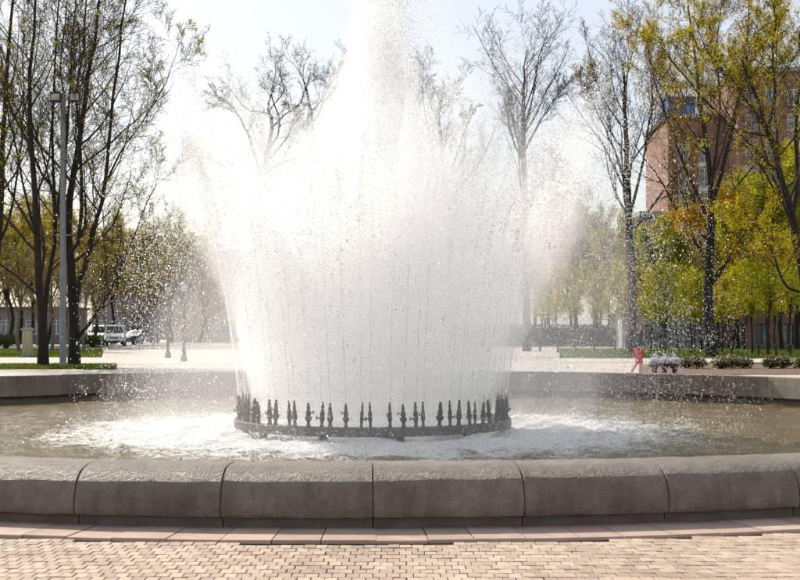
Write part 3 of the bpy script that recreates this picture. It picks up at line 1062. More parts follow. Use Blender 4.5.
tree('broadleaf_tree', 'dark tree with yellow-green leaf clusters reaching in from the right edge', b,
     [S(d, [(823, 370), (815, 320), (805, 285), (797, 245), (790, 210), (781, 175), (768, 130), (755, 95), (740, 60)], .27, .06, b, -1.0),
      S(d, [(799, 292), (785, 285), (777, 268), (771, 245), (757, 225), (738, 208)], .085, .025, b, -1.5, 1.0),
      S(d, [(792, 215), (797, 180), (795, 130), (800, 70), (805, -10)], .17, .05, b, 1.5, 1.0),
      S(d, [(784, 180), (770, 165), (745, 140), (715, 110), (690, 82), (668, 55), (650, 35)], .10, .025, b, 1, 1.0),
      S(d, [(768, 132), (775, 90), (772, 50), (778, 0)], .11, .03, b, -1, 1.0),
      S(d, [(775, 155), (760, 120), (735, 85), (708, 50), (690, 15)], .08, .025, b, -2, 1.0)],
     15, HERO, 'leaf_yellow', (12, .032, .10, .075))

LIME = [dict(k=20, ang=36, lr=.36, n=8, up=.13, wig=.08, t0=.28, rmul=.42, sides=5),
        dict(k=8, ang=38, lr=.42, n=6, up=.06, wig=.13, t0=.2, rmul=.55, rmin=.014),
        dict(k=6, ang=40, lr=.48, n=4, up=.05, wig=.16, t0=.15, rmul=.6, rmin=.011, sides=3),
        dict(k=4, ang=38, lr=.55, n=3, up=.02, wig=.2, t0=.2, rmul=.7, rmin=.009, sides=3)]
d = 78; b = base_at(632, d)
tree('lime_tree', 'almost bare tree with fan-shaped crown right of the spray', b,
     [S(d, [(633, 354), (632, 300), (629, 230), (628, 180), (626, 130), (624, 90), (622, 62)], .32, .05, b, 0),
      S(d, [(630, 215), (640, 175), (648, 130), (652, 95), (650, 66)], .15, .04, b, 1.5, 1.0),
      S(d, [(628, 190), (616, 155), (603, 125), (592, 100), (584, 86)], .12, .03, b, -1.5, 1.0)],
     16, [dict(HERO[0], k=17, lr=.46, ang=38, up=.12, t0=.3)] + HERO[1:], 'leaf_orange', (1, .045, .1, .10))
d = 92; b = base_at(524, d)
tree('lime_tree', 'bare grey tree rising behind the right shoulder of the spray', b,
     [S(d, [(527, 351), (526, 250), (524, 150), (523, 105), (524, 75), (527, 48)], .3, .04, b, 0),
      S(d, [(525, 165), (513, 140), (507, 112), (500, 86)], .14, .03, b, 2, 1.0),
      S(d, [(525, 150), (540, 122), (556, 98), (568, 82)], .12, .03, b, -2, 1.0)],
     17, [dict(HERO[0], k=15, lr=.40, ang=40)] + HERO[1:])
d = 88; b = base_at(446, d)
tree('lime_tree', 'bare tree standing close behind the right side of the plume', b,
     [S(d, [(452, 352), (450, 260), (444, 180), (440, 130), (438, 115), (443, 92)], .26, .04, b, 0),
      S(d, [(447, 215), (432, 150), (424, 105), (423, 62)], .15, .03, b, 1, 1.0),
      S(d, [(446, 190), (462, 140), (476, 105)], .1, .03, b, -1, 1.0)],
     18, [dict(HERO[0], k=10, lr=.30)] + HERO[1:])
d = 84; b = base_at(262, d)
GN = [dict(k=8, ang=48, lr=.36, n=8, up=.05, wig=.22, t0=.3, rmul=.55, sides=5)] + [dict(h, wig=h['wig'] * 1.4) for h in HERO[1:]]
tree('old_tree', 'bare tree with crooked dark branches above the left of the spray', b,
     [S(d, [(255, 353), (258, 260), (262, 190), (268, 150), (272, 120), (268, 105), (276, 86)], .28, .05, b, 0),
      S(d, [(263, 180), (250, 140), (240, 118), (225, 100), (212, 95)], .15, .03, b, -1, 1.0),
      S(d, [(265, 165), (285, 140), (294, 118), (290, 95)], .12, .03, b, 1, 1.0),
      S(d, [(260, 210), (240, 185), (222, 165), (208, 160)], .11, .03, b, -2, 1.0)],
     19, GN, 'leaf_olive', (1, .05, .12, .08))
d = 90; b = base_at(318, d)
tree('old_tree', 'bare tree just left of the plume, mostly veiled by spray', b,
     [S(d, [(320, 352), (318, 260), (315, 180), (312, 130), (308, 95), (305, 82)], .26, .04, b, 0),
      S(d, [(317, 200), (328, 150), (335, 110), (338, 75)], .13, .03, b, 1, 1.0)],
     20, GN, 'leaf_olive', (1, .05, .12, .06))

# background trees and young trees
def straight(h, r0, r1, lean=(0, 0), fork=0, seed=0):
    q = np.random.default_rng(seed)
    pts = [(0, 0, 0)]
    for t in (.2, .4, .6, .8, 1):
        pts.append((lean[0] * t * h + q.normal(0, .015) * h, lean[1] * t * h + q.normal(0, .015) * h, t * h))
    st = [(np.array(pts), r0, r1, 1.3)]
    for f in range(fork):
        z0 = h * q.uniform(.28, .5); an = q.uniform(0, 6.28); ln = h * q.uniform(.4, .6)
        p0 = np.array([lean[0] * z0, lean[1] * z0, z0])
        dr = np.array([math.cos(an) * .38, math.sin(an) * .38, .9])
        st.append((np.array([p0, p0 + dr * ln * .33, p0 + dr * ln * .66 + np.array([0, 0, .04 * ln]), p0 + dr * ln + np.array([0, 0, .12 * ln])]), r0 * .55, r1, 1.0))
    return st


YOUNG = [dict(k=26, ang=52, lr=.34, n=6, up=.08, wig=.10, t0=.30, rmul=.4, sides=4),
         dict(k=7, ang=45, lr=.45, n=4, up=.04, wig=.15, t0=.2, rmul=.55, rmin=.008, sides=3),
         dict(k=5, ang=45, lr=.5, n=3, up=.03, wig=.2, t0=.2, rmul=.6, rmin=.006, sides=3)]
TALL = [dict(k=16, ang=42, lr=.30, n=7, up=.10, wig=.12, t0=.3, rmul=.42, sides=4),
        dict(k=7, ang=42, lr=.45, n=5, up=.05, wig=.14, t0=.2, rmul=.55, rmin=.014, sides=3),
        dict(k=6, ang=42, lr=.5, n=4, up=.03, wig=.18, t0=.15, rmul=.6, rmin=.011, sides=3),
        dict(k=3, ang=42, lr=.55, n=3, up=.02, wig=.2, t0=.15, rmul=.7, rmin=.009, sides=3)]

protos = {
    'young_green': dict(stems=straight(6.2, .075, .02, seed=1), lv=YOUNG, leaf='leaf_green', leafp=(4, .055, .12, .8)),
    'young_yellow': dict(stems=straight(5.6, .07, .02, (.02, 0), seed=2), lv=YOUNG, leaf='leaf_yellow', leafp=(3, .05, .12, .6)),
    'tall_yellow': dict(stems=straight(12, .17, .04, (.02, .01), 2, seed=3), lv=TALL, leaf='leaf_olive', leafp=(2, .065, .2, .35)),
    'tall_green': dict(stems=straight(12, .16, .04, (-.02, .01), 2, seed=4), lv=TALL, leaf='leaf_green', leafp=(3, .075, .25, .5)),
    'bare_brown': dict(stems=straight(7.5, .12, .03, (0, .02), 3, seed=5), lv=TALL, leaf='leaf_olive', leafp=(1, .05, .15, .12), bark='bark_pale', twig='twig_brown'),
}
first = {}
ORD = ['first', 'second', 'third', 'fourth', 'fifth', 'sixth', 'seventh', 'eighth', 'ninth', 'tenth', 'eleventh', 'twelfth', 'thirteenth', 'fourteenth', 'fifteenth', 'sixteenth', 'seventeenth']


def plant(kind, px, d, s, rz, label, group, name):
    loc = base_at(px, d)
    if kind not in first:
        p = protos[kind]
        o = tree(name, label, loc, p['stems'], 100 + len(first), p['lv'], p['leaf'], p['leafp'], p.get('bark', 'bark'), p.get('twig', 'twig'), group)
        first[kind] = o
    else:
        o = copy_tree(first[kind])
        o.name = name
        o['label'] = label; o['group'] = group
        o.location = [float(v) for v in loc]
    o.rotation_euler = (0, 0, rz); o.scale = (s, s, s * random.uniform(.94, 1.08))
    return o


def row(kind, spots, name, what, group, where):
    spots = sorted(spots)
    for i, (px, d, s) in enumerate(spots):
        plant(kind, px, d, s, random.uniform(0, 6.28), f'{what}, {ORD[i]} from left {where}', group, name)


row('young_green', [(666, 76, .86), (691, 84, .82), (752, 82, .98), (768, 78, 1.12), (789, 86, 1.1), (812, 80, 1.15), (838, 78, 1.1)], 'young_tree',
    'bright yellow-green young tree', 'bright green young trees on the right lawn', 'on the right lawn')
row('young_yellow', [(540, 92, 1.0), (558, 86, .95), (576, 90, 1.0), (594, 84, .95), (615, 88, 1.0), (626, 94, 1.0), (651, 92, .9), (660, 82, .8), (678, 90, .95), (702, 88, .95), (722, 86, .9), (733, 93, 1.0), (744, 96, 1.05), (775, 94, 1.05), (802, 92, 1.05)], 'young_tree',
    'slender yellowish thin-leaved young tree', 'thin-leaved young trees on the right lawn', 'on the right lawn')
row('tall_green', [(545, 136, .9), (574, 140, 1.0), (600, 118, .8), (648, 114, .85), (664, 104, .8), (738, 102, .85), (752, 114, 1.1), (768, 104, 1.05), (782, 98, 1.0), (797, 100, 1.2), (826, 98, 1.2)], 'background_tree',
    'tall leafy tree behind the young trees', 'tall leafy trees behind the right lawn', 'behind the right lawn')
row('tall_yellow', [(536, 122, .95), (552, 130, 1.1), (566, 118, .85), (582, 126, 1.05), (598, 134, 1.1), (610, 122, .9), (620, 112, .9), (636, 108, .85), (676, 110, .95), (690, 116, 1.0), (719, 104, .95), (730, 106, 1.0), (758, 116, 1.15)], 'background_tree',
    'tall olive-tinted tree in thin leaf', 'thin-leaved tall trees behind the right lawn', 'behind the right lawn')
row('bare_brown', [(-30, 106, 1.1), (-14, 82, .9), (8, 118, 1.2), (19, 86, .95), (38, 120, 1.15), (70, 122, 1.15), (52, 92, .95), (84, 90, .8), (104, 124, 1.15), (114, 140, 1.4), (122, 150, 1.55), (133, 128, 1.05), (143, 145, 1.5), (150, 155, 1.6), (158, 132, 1.1), (185, 150, 1.3)], 'park_tree',
    'brown-twigged tree with pale trunk', 'brown-twigged trees on the left lawn', 'beyond the pale path')
row('tall_yellow', [(-6, 112, .95), (6, 104, .95), (18, 120, 1.1), (30, 112, 1.0), (46, 118, 1.05), (62, 108, .9), (78, 124, 1.05), (92, 112, .9), (112, 126, .9), (140, 138, .95), (172, 142, 1.1), (200, 150, 1.1)], 'background_tree',
    'yellow-tinged tree in thin leaf', 'yellow-tinged trees behind the left lawn', 'behind the left lawn')

# ---------------------------------------------------------------- buildings
def window_meshes(w, h, key, mull=1):
    f = MB()
    t = .09
    f.box((0, 0, t / 2), (w, .12, t)).box((0, 0, h - t / 2), (w, .12, t))
    for s in (-1, 1): f.box((s * (w / 2 - t / 2), 0, h / 2), (t, .116, h - 2 * t))
    for m in range(mull):
        x = -w / 2 + w * (m + 1) / (mull + 1)
        f.box((x, 0, h / 2), (.07, .10, h - 2 * t))
    f.box((0, 0, h * .68), (w - 2 * t, .096, .06))
    sill = MB().box((0, -.12, -.05), (w + .2, .3, .09))
    p = MB().box((0, .02, h / 2), (w - .1, .03, h - .1))
    return f.mesh('window', M[key]), p.mesh('pane', M['pane']), sill.mesh('sill', M['concrete'])


def building(name, label, x0, x1, y0, dep, h, mat, wins, wkey='window_white', wsize=(1.4, 1.6), mull=1, roof='roof_dark', parapet=.5, cat='building', group=None):
    """Box building with recessed window openings on the front. wins: list of (x, z) lower centres."""
    root = thing(name, label, cat, ((x0 + x1) / 2, y0, 0), 0, group)
    w = x1 - x0
    # wall with real openings: grid of cells
    ww, wh = wsize
    xs = sorted(set([-w / 2, w / 2] + [round(x - ww / 2, 4) for x, z in wins] + [round(x + ww / 2, 4) for x, z in wins]))
    zs = sorted(set([0, h] + [round(z, 4) for x, z in wins] + [round(z + wh, 4) for x, z in wins]))
    open_ = set()
    for x, z in wins:
        for i in range(len(xs) - 1):
            for j in range(len(zs) - 1):
                cx, cz = (xs[i] + xs[i + 1]) / 2, (zs[j] + zs[j + 1]) / 2
                if abs(cx - x) < ww / 2 and 0 < cz - z < wh: open_.add((i, j))
    V = [(x, y, z) for y in (0, .25) for z in zs for x in xs]
    nx, nz = len(xs), len(zs)
    ix = lambda y, j, i: (y * nz + j) * nx + i
    q = []
    for i in range(nx - 1):
        for j in range(nz - 1):
            if (i, j) in open_:
                if (i - 1, j) not in open_: q.append([ix(0, j, i), ix(0, j + 1, i), ix(1, j + 1, i), ix(1, j, i)])
                if (i + 1, j) not in open_: q.append([ix(0, j, i + 1), ix(1, j, i + 1), ix(1, j + 1, i + 1), ix(0, j + 1, i + 1)])
                if (i, j - 1) not in open_: q.append([ix(0, j, i), ix(1, j, i), ix(1, j, i + 1), ix(0, j, i + 1)])
                if (i, j + 1) not in open_: q.append([ix(0, j + 1, i), ix(0, j + 1, i + 1), ix(1, j + 1, i + 1), ix(1, j + 1, i)])
            else:
                q.append([ix(0, j, i), ix(0, j, i + 1), ix(0, j + 1, i + 1), ix(0, j + 1, i)])
    wall = MB().add(V, [q])
    a = w / 2
    wall.add([(-a, 0, 0), (-a, dep, 0), (-a, dep, h), (-a, 0, h)], [[[0, 3, 2, 1]]])
    wall.add([(a, 0, 0), (a, dep, 0), (a, dep, h), (a, 0, h)], [[[0, 1, 2, 3]]])
    wall.add([(-a, dep, 0), (a, dep, 0), (a, dep, h), (-a, dep, h)], [[[0, 3, 2, 1]]])
    wall.build('wall', mat, root)
    rf = MB().box((0, dep / 2, h + .12), (w + .5, dep + .5, .24)).build('roof', M[roof], root)
    if parapet:
        MB().box((0, .1, h + .24 + parapet / 2), (w + .3, .2, parapet)).box((-a, dep / 2, h + .24 + parapet / 2), (.2, dep - .3, parapet)).build('parapet', M['concrete'], rf)
    if wins:
        fm, pm, sm = window_meshes(ww, wh, wkey, mull)
        for x, z in wins:
            f = obj('window', fm, root, (x, .16, z))
            obj('pane', pm, f); obj('sill', sm, f)
    return root


# red brick tower on the right: two staggered blocks
d = 156; x0, x1 = GX(668, d), GX(740, d); w = x1 - x0
cols = [GX(684, d) - (x0 + x1) / 2, GX(704.5, d) - (x0 + x1) / 2, GX(727, d) - (x0 + x1) / 2]
tw = building('apartment_building', 'tall red brick block with white window strips and blue rooftop box', x0, x1, d, 14, 27.0, M['brick_red'],
              [(c, 1.2 + 2.95 * k) for c in cols for k in range(8)], wsize=(1.35, 2.25))
# white spandrels between the windows of each strip
for c in cols:
    for k in range(8):
        MB().box((c, -.02, 1.2 + 2.95 * k - .36), (1.36, .10, .50)).build('spandrel', M['window_white'], tw)
MB().box((-w / 2 + 1.75, 2.0, 28.6), (3.3, 3.6, 2.2), bev=.05).box((-w / 2 + 1.75, 2.0, 29.8), (3.5, 3.8, .16)).build('rooftop_box', M['blue_panel'], tw)
d = 150; x0, x1 = GX(738, d), GX(900, d)
cols = [GX(p, d) - (x0 + x1) / 2 for p in (752, 772, 794, 815, 838, 862, 885)]
building('apartment_building', 'taller red brick block behind the leafy tree at the right edge', x0, x1, d, 16, 31.5, M['brick_red'],
         [(c, 1.2 + 2.95 * k) for c in cols for k in range(10)], wsize=(1.5, 1.9))
# grey lower house
d = 128; x0, x1 = GX(641, d), GX(742, d)
cols = np.linspace(-(x1 - x0) / 2 + 1.2, (x1 - x0) / 2 - 1.2, 5)
building('town_house', 'grey plaster house with white windows behind the young trees', x0, x1, d, 10, 12.6, M['plaster_grey'],
         [(c, 1.2 + 2.95 * k) for c in cols for k in range(4)], wsize=(1.15, 1.6))
# long low pavilion
d = 108; x0, x1 = GX(622, d), GX(724, d)
pv = building('pavilion', 'low grey pavilion with glazed front behind the right lawn', x0, x1, d, 6, 2.75, M['concrete'],
              [(x, .35) for x in np.arange(-(x1 - x0) / 2 + 1.1, (x1 - x0) / 2 - .8, 1.5)], wkey='pole_grey', wsize=(1.32, 1.55), roof='concrete', parapet=0)
d = 107; x0, x1 = GX(724.5, d), GX(850, d)
building('pavilion', 'low brown brick pavilion behind the right lawn', x0, x1, d, 6, 2.9, M['brick_brown'],
         [(x, .25) for x in np.arange(-(x1 - x0) / 2 + 1.1, (x1 - x0) / 2 - .8, 2.1)], wkey='pole_dark', wsize=(1.0, 1.75), parapet=0)
# left background
d = 190; x0, x1 = GX(92, d), GX(210, d)
cols = np.arange(-(x1 - x0) / 2 + 1.5, (x1 - x0) / 2 - 1, 2.6)
building('apartment_building', 'long grey-brown block closing the street behind the van', x0, x1, d, 14, 14.6, M['plaster_brown'],
         [(c, 1.1 + 3.0 * k) for c in cols for k in range(4)], wsize=(1.4, 1.7))
d = 180; x0, x1 = GX(212, d), GX(340, d)
cols = np.arange(-(x1 - x0) / 2 + 1.5, (x1 - x0) / 2 - 1, 2.8)
building('apartment_building', 'brown block behind the left half of the spray', x0, x1, d, 14, 12.0, M['plaster_brown'],
         [(c, 1.1 + 3.0 * k) for c in cols for k in range(3)], wsize=(1.4, 1.7))
d = 150; x0, x1 = GX(174, d), GX(262, d)
cols = np.arange(-(x1 - x0) / 2 + 1.2, (x1 - x0) / 2 - .8, 2.4)
building('town_house', 'beige two-storey house seen through the falling drops', x0, x1, d, 9, 6.6, M['plaster_beige'],
         [(c, 1.0 + 3.0 * k) for c in cols for k in range(2)], wsize=(1.1, 1.5))
d = 132; x0, x1 = GX(-160, d), GX(66, d)
cols = np.arange(-(x1 - x0) / 2 + 1.5, (x1 - x0) / 2 - 1, 2.6)
building('town_house', 'low pinkish-grey house behind the left lawn', x0, x1, d, 9, 3.6, M['plaster_brown'],
         [(c, 1.0) for c in cols], wsize=(1.2, 1.5), parapet=0)
# ---------------------------------------------------------------- street furniture
# tall mast with two floodlights
d = 54.2; b = base_at(63, d)
mast = thing('lamp_post', 'tall grey lamp mast with two square floodlights between the left trees', 'lamp post', b)
zt = HC - (93 - YH) / FP * d
MB().lathe([(.20, 0), (.20, .06), (.145, .10), (.14, 3.0), (.125, 6.0), (.105, zt - .1), (.09, zt)], 14).build('pole', M['pole_grey'], mast, True)
zb = HC - (235 - YH) / FP * d
MB().box((-.18, 0, zb), (.30, .05, .05)).box((.19, 0, zb), (.30, .05, .05)).build('bracket', M['pole_grey'], mast)
zf = HC - (98 - YH) / FP * d
MB().box((0, -.02, zf - .02), (.62, .09, .09)).build('cross_arm', M['pole_grey'], mast)
for px in (56.5, 75.5):
    x = GX(px, d) - b[0]
    zc = zf
    f = MB().box((x, -.10, zc), (.46, .22, .42), bev=.03).build('floodlight', M['pole_dark'], mast)
    MB().box((x, -.225, zc + .01), (.36, .02, .28), bev=.008).build('lamp_glass', M['lamp_glass'], f)
    MB().box((x, -.24, zc + .20), (.44, .12, .02)).build('visor', M['pole_dark'], f)
# slim lamp posts on the far plaza
for px, d, y0, who in ((168, 71, 286, 'farther slim dark lamp post seen through the falling drops'), (184, 63.5, 284, 'nearer slim dark lamp post seen through the falling drops')):
    b = base_at(px, d)
    p = thing('slim_lamp_post', who, 'lamp post', b, 0, 'slim lamp posts on the far plaza')
    h = HC - (y0 - YH) / FP * d
    MB().lathe([(.16, 0), (.16, .25), (.10, .32), (.095, .5), (.08, h - .5), (.075, h - .38)], 12).build('pole', M['pole_dark'], p, True)
    MB().lathe([(.06, h - .38), (.13, h - .33), (.20, h - .06), (.17, h - .03)], 10).build('lantern', M['lamp_glass'], p)
    MB().lathe([(.24, h - .05), (.22, h - .01), (.08, h + .09), (.03, h + .15)], 10).build('lantern_cap', M['pole_dark'], p)
# stone post on the lawn
d = 73.5; b = base_at(27.5, d)
sp = thing('stone_pillar', 'squat tan stone pillar with wide cap on the left lawn', 'pillar', b)
MB().box((0, 0, .06), (.62, .62, .12), bev=.02).build('base', M['concrete'], sp)
MB().box((0, 0, .82), (.48, .48, 1.40), bev=.02).build('shaft', M['stone_post'], sp)
MB().box((0, 0, 1.57), (.62, .62, .11), bev=.02).box((0, 0, 1.66), (.44, .44, .07), bev=.02).build('cap', M['concrete'], sp)
# bollards along the right path
for i, px in enumerate((731.5, 758.5, 776, 790.5)):
    d = 75.0; b = base_at(px, d)
    p = thing('bollard', f'dark bollard on the lawn edge, {ORD[i]} of the row from the left', 'bollard', b, 0, 'dark bollards along the right lawn')
    MB().lathe([(.10, 0), (.10, .05), (.075, .07), (.07, .62)], 10).build('post', M['pole_dark'], p)
    MB().lathe([(.09, .62), (.13, .66), (.12, .70), (.03, .74)], 10).build('cap', M['pole_dark'], p)


def wheel(root, x, y, r, wdt):
    t = MB().lathe([(r * .62, -wdt / 2), (r * .95, -wdt / 2), (r, -wdt * .3), (r, wdt * .3), (r * .95, wdt / 2), (r * .62, wdt / 2)], 20, caps=False)
    for v in range(len(t.V)): t.V[v] = t.V[v][:, [0, 2, 1]] + np.array([x, y, r])
    o = t.build('wheel', M['rubber'], root, True)
    q = MB().lathe([(.03, -wdt * .42), (r * .3, -wdt * .45), (r * .64, -wdt * .38), (r * .64, wdt * .38), (r * .3, wdt * .45), (.03, wdt * .42)], 16)
    for v in range(len(q.V)): q.V[v] = q.V[v][:, [0, 2, 1]] + np.array([x, y, r])
    q.build('rim', M['pole_grey'], o, True)


def vehicle(name, label, loc, rz, prof, hw, paint, screen, sides, wheels, lights, cat, wr_=.32):
    root = thing(name, label, cat, loc, rz)
    body = MB()
    o = np.array(prof)
    # body slightly narrower at the roof
    zs = o[:, 1]; zmax = zs.max()
    tap = np.where(zs > .95, 1 - .13 * (zs - .95) / (zmax - .95), 1.0)
    n = len(o)
    ins = .04
    cx, cz = o.mean(0)
    inner = o + (np.array([cx, cz]) - o) * .03
    lay = [(inner, -hw), (o, -hw + ins), (o, hw - ins), (inner, hw)]
    V = np.concatenate([np.stack([p[:, 0], y * tap, p[:, 1]], 1) for p, y in lay])
    q = [[k * n + i, k * n + (i + 1) % n, (k + 1) * n + (i + 1) % n, (k + 1) * n + i] for k in range(3) for i in range(n)]
    body.add(V, [q, [list(range(n))[::-1], list(range(3 * n, 4 * n))]])
    body.build('body', M[paint], root)
    (xa, za), (xb, zb) = screen

    def yw(z): return hw * (1 - .13 * max(0, z - .95) / (zmax - .95))
    off = .012
    nx, nz = (zb - za), -(xb - xa)
    l_ = math.hypot(nx, nz); nx, nz = abs(nx / l_) * off, abs(nz / l_) * off
    MB().add([(xa + nx, -yw(za) * .88, za + nz), (xa + nx, yw(za) * .88, za + nz), (xb + nx, yw(zb) * .88, zb + nz), (xb + nx, -yw(zb) * .88, zb + nz),
              (xa - .05, -yw(za) * .88, za - .02), (xa - .05, yw(za) * .88, za - .02), (xb - .05, yw(zb) * .88, zb - .02), (xb - .05, -yw(zb) * .88, zb - .02)],
             [[[0, 1, 2, 3], [7, 6, 5, 4], [0, 4, 5, 1], [3, 2, 6, 7], [0, 3, 7, 4], [1, 5, 6, 2]]]).build('windscreen', M['dark_glass'], root)
    for poly in sides:
        for s in (-1, 1):
            p = np.array(poly); m = len(p)
            yo = np.array([yw(z) for z in p[:, 1]])
            V = np.concatenate([np.stack([p[:, 0], s * (yo + .008), p[:, 1]], 1), np.stack([p[:, 0], s * (yo - .05), p[:, 1]], 1)])
            f = [[i, (i + 1) % m, m + (i + 1) % m, m + i] for i in range(m)]
            MB().add(V, [f, [list(range(m)), list(range(m, 2 * m))[::-1]]]).build('side_window', M['dark_glass'], root)
    for x in wheels:
        for s in (-1, 1): wheel(root, x, s * (hw - .09), wr_, .20)
    for s in (-1, 1):
        MB().box((lights[0], s * (hw - .26), lights[1]), (.10, .30, .17), bev=.03).build('headlight', M['lamp_glass'], root)
        MB().box((screen[0][0] - .25, s * (hw + .12), screen[0][1] + .12), (.10, .16, .22), bev=.03).build('mirror', M['plastic_dark'], root)
    MB().box((lights[0] + .03, 0, .42), (.12, hw * 1.9, .20), bev=.03).build('bumper', M['plastic_dark'], root)
    MB().box((lights[0] + .01, 0, lights[1]), (.08, hw * .9, .13), bev=.02).build('grille', M['plastic_dark'], root)
    return root


d = 117
vehicle('van', 'white delivery van parked on the street beyond the left trees', base_at(115.5, d), R(-80),
        [(-2.25, .32), (2.15, .32), (2.28, .42), (2.28, .92), (2.12, 1.02), (1.50, 1.16), (.88, 1.84), (.70, 1.93), (-2.15, 1.95), (-2.3, 1.8)], .90, 'white_paint',
        ((1.46, 1.21), (.92, 1.80)), [[(.05, 1.15), (1.25, 1.15), (.80, 1.68), (.05, 1.68)]], (-1.35, 1.45), (2.24, .78), 'van')
d = 127
vehicle('van', 'pale second van half hidden behind the white van', base_at(103.5, d), R(-96),
        [(-2.25, .32), (2.15, .32), (2.28, .42), (2.28, .92), (2.12, 1.02), (1.50, 1.16), (.88, 1.84), (.70, 1.93), (-2.15, 1.95), (-2.3, 1.8)], .90, 'window_white',
        ((1.46, 1.21), (.92, 1.80)), [[(.05, 1.15), (1.25, 1.15), (.80, 1.68), (.05, 1.68)]], (-1.35, 1.45), (2.24, .78), 'van')
d = 126
vehicle('car', 'dark blue car parked on the street to the right of the white van', base_at(138, d), R(-120),
        [(-2.0, .28), (1.95, .28), (2.08, .4), (2.05, .72), (1.85, .82), (.95, .95), (.25, 1.42), (-.9, 1.46), (-1.75, 1.1), (-2.05, .95)], .86, 'blue_paint',
        ((.90, .99), (.29, 1.39)), [[(-1.3, .98), (.7, .98), (.18, 1.33), (-.85, 1.36)]], (-1.25, 1.3), (1.98, .64), 'car', .3)


# ---------------------------------------------------------------- shrubs, pots, hedge
def shrub(name, label, loc, rx, rz_, n, mats, seed, group=None, cat='shrub', stems=9):
    r_ = np.random.default_rng(seed)
    root = thing(name, label, cat, loc, 0, group)
    st = MB()
    for i in range(stems):
        a = r_.uniform(0, 6.28); t = np.array([math.cos(a) * rx * r_.uniform(.2, .8), math.sin(a) * rx * r_.uniform(.2, .8), rz_ * r_.uniform(.6, .95)])
        st.tube([(0.03 * math.cos(a), .03 * math.sin(a), -.02), t * np.array([.35, .35, .55]), t], [.012, .009, .004], 4)
    st.build('stems', M['twig'], root)
    u = norm(r_.normal(size=(n, 3))) * (r_.random((n, 1)) ** .4)
    lump = 1 + .25 * np.sin(u[:, 0:1] * 5 + seed) * np.sin(u[:, 1:2] * 6)
    p = u * lump * np.array([rx, rx, rz_ * .52]) + np.array([0, 0, rz_ * .55])
    p = p[p[:, 2] > .02]
    obj('foliage', leaves_mesh('foliage', r_, p, 1, .045, M[mats[0]], .02), root)
    if len(mats) > 1:
        q = p[(p[:, 2] > rz_ * .5) & (r_.random(len(p)) < .30)]
        if len(q): obj('flowers', leaves_mesh('flowers', r_, q + np.array([0, 0, .03]), 1, .05, M[mats[1]], .02), root)['kind'] = 'stuff'
    return root


beds = [(686, 52.5, .36, .42), (697, 52, .46, .46), (721, 51.5, .36, .42), (732, 52.5, .50, .50), (744, 52, .40, .44), (771, 52, .40, .44), (782, 52.5, .48, .46), (803, 52, .42, .43), (826, 52.5, .42, .43)]
for i, (px, d, rx, rz_) in enumerate(beds):
    shrub('flowering_shrub', f'low pink-flowering shrub in the soil bed, {ORD[i]} from left', base_at(px, d), rx, rz_, 620, ['leaf_shrub', 'petal_pink'], 300 + i, 'low shrubs in the flower bed')
for i, px in enumerate((654.5, 664.5, 674.5)):
    d = 46.5; b = base_at(px, d)
    p = thing('flower_pot', f'small dark pot of white and blue flowers behind the rim, {ORD[i]} from the left', 'flower pot', b, 0, 'pots of white and blue flowers')
    MB().lathe([(.08, 0), (.10, .16), (.12, .24), (.13, .28), (.11, .28), (.10, .26)], 14).build('pot', M['pot'], p)
    r_ = np.random.default_rng(400 + i)
    u = norm(r_.normal(size=(420, 3))) * (r_.random((420, 1)) ** .4)
    pp = u * np.array([.19, .19, .17]) + np.array([0, 0, .45])
    sp3 = np.array([[r_.normal(0, .05), r_.normal(0, .05), z] for z in np.linspace(.5, .78, 26)])
    obj('flowers', leaves_mesh('flowers', r_, np.concatenate([pp, sp3]), 1, .035, M['petal_white'], .02), p)['kind'] = 'stuff'
    obj('leaves', leaves_mesh('leaves', r_, u[:140] * np.array([.2, .2, .1]) + np.array([0, 0, .33]), 1, .045, M['leaf_shrub'], .02), p)
for i, (px, d, rx, rz_, lab) in enumerate(((5, 101, 1.3, 1.2, 'dark clipped bush at the far end of the left lawn'), (-30, 101, 1.6, 1.3, 'dark bush outside the left edge of the lawn'), (93, 104, 1.1, 1.1, 'dark round bush beside the parked vans'))):
    shrub('bush', lab, base_at(px, d), rx, rz_, 3500, ['leaf_shrub'], 500 + i, cat='bush')


d = 113; b = base_at(540, d)
hg = thing('hedge', 'long clipped hedge behind the spray, left of the low pavilion', 'hedge', b)
hw_ = (GX(619, d) - GX(455, d)) / 2
MB().box((0, 0, .85), (hw_ * 2 - .5, .9, 1.6), bev=.2).build('stems', M['twig'], hg)
q_ = np.random.default_rng(77)
hp = np.stack([q_.uniform(-hw_, hw_, 9000), q_.uniform(-.75, .75, 9000), q_.uniform(.03, 1.95, 9000)], 1)
obj('foliage', leaves_mesh('foliage', q_, hp, 1, .085, M['leaf_shrub'], .05), hg)


# ---------------------------------------------------------------- person
def skin_obj(name, verts, edges, radii, mat, parent, sub=2):
    me = bpy.data.meshes.new(name)
    me.from_pydata([tuple(map(float, v)) for v in verts], edges, [])
    me.materials.append(mat)
    o = obj(name, me, parent)
    o.modifiers.new('skin', 'SKIN')
    sv = me.skin_vertices[0].data
    for i, r in enumerate(radii):
        sv[i].radius = (r, r) if not isinstance(r, tuple) else r
        sv[i].use_root = (i == 0)
    s = o.modifiers.new('sub', 'SUBSURF'); s.levels = sub; s.render_levels = sub
    for p in me.polygons: p.use_smooth = True
    return o


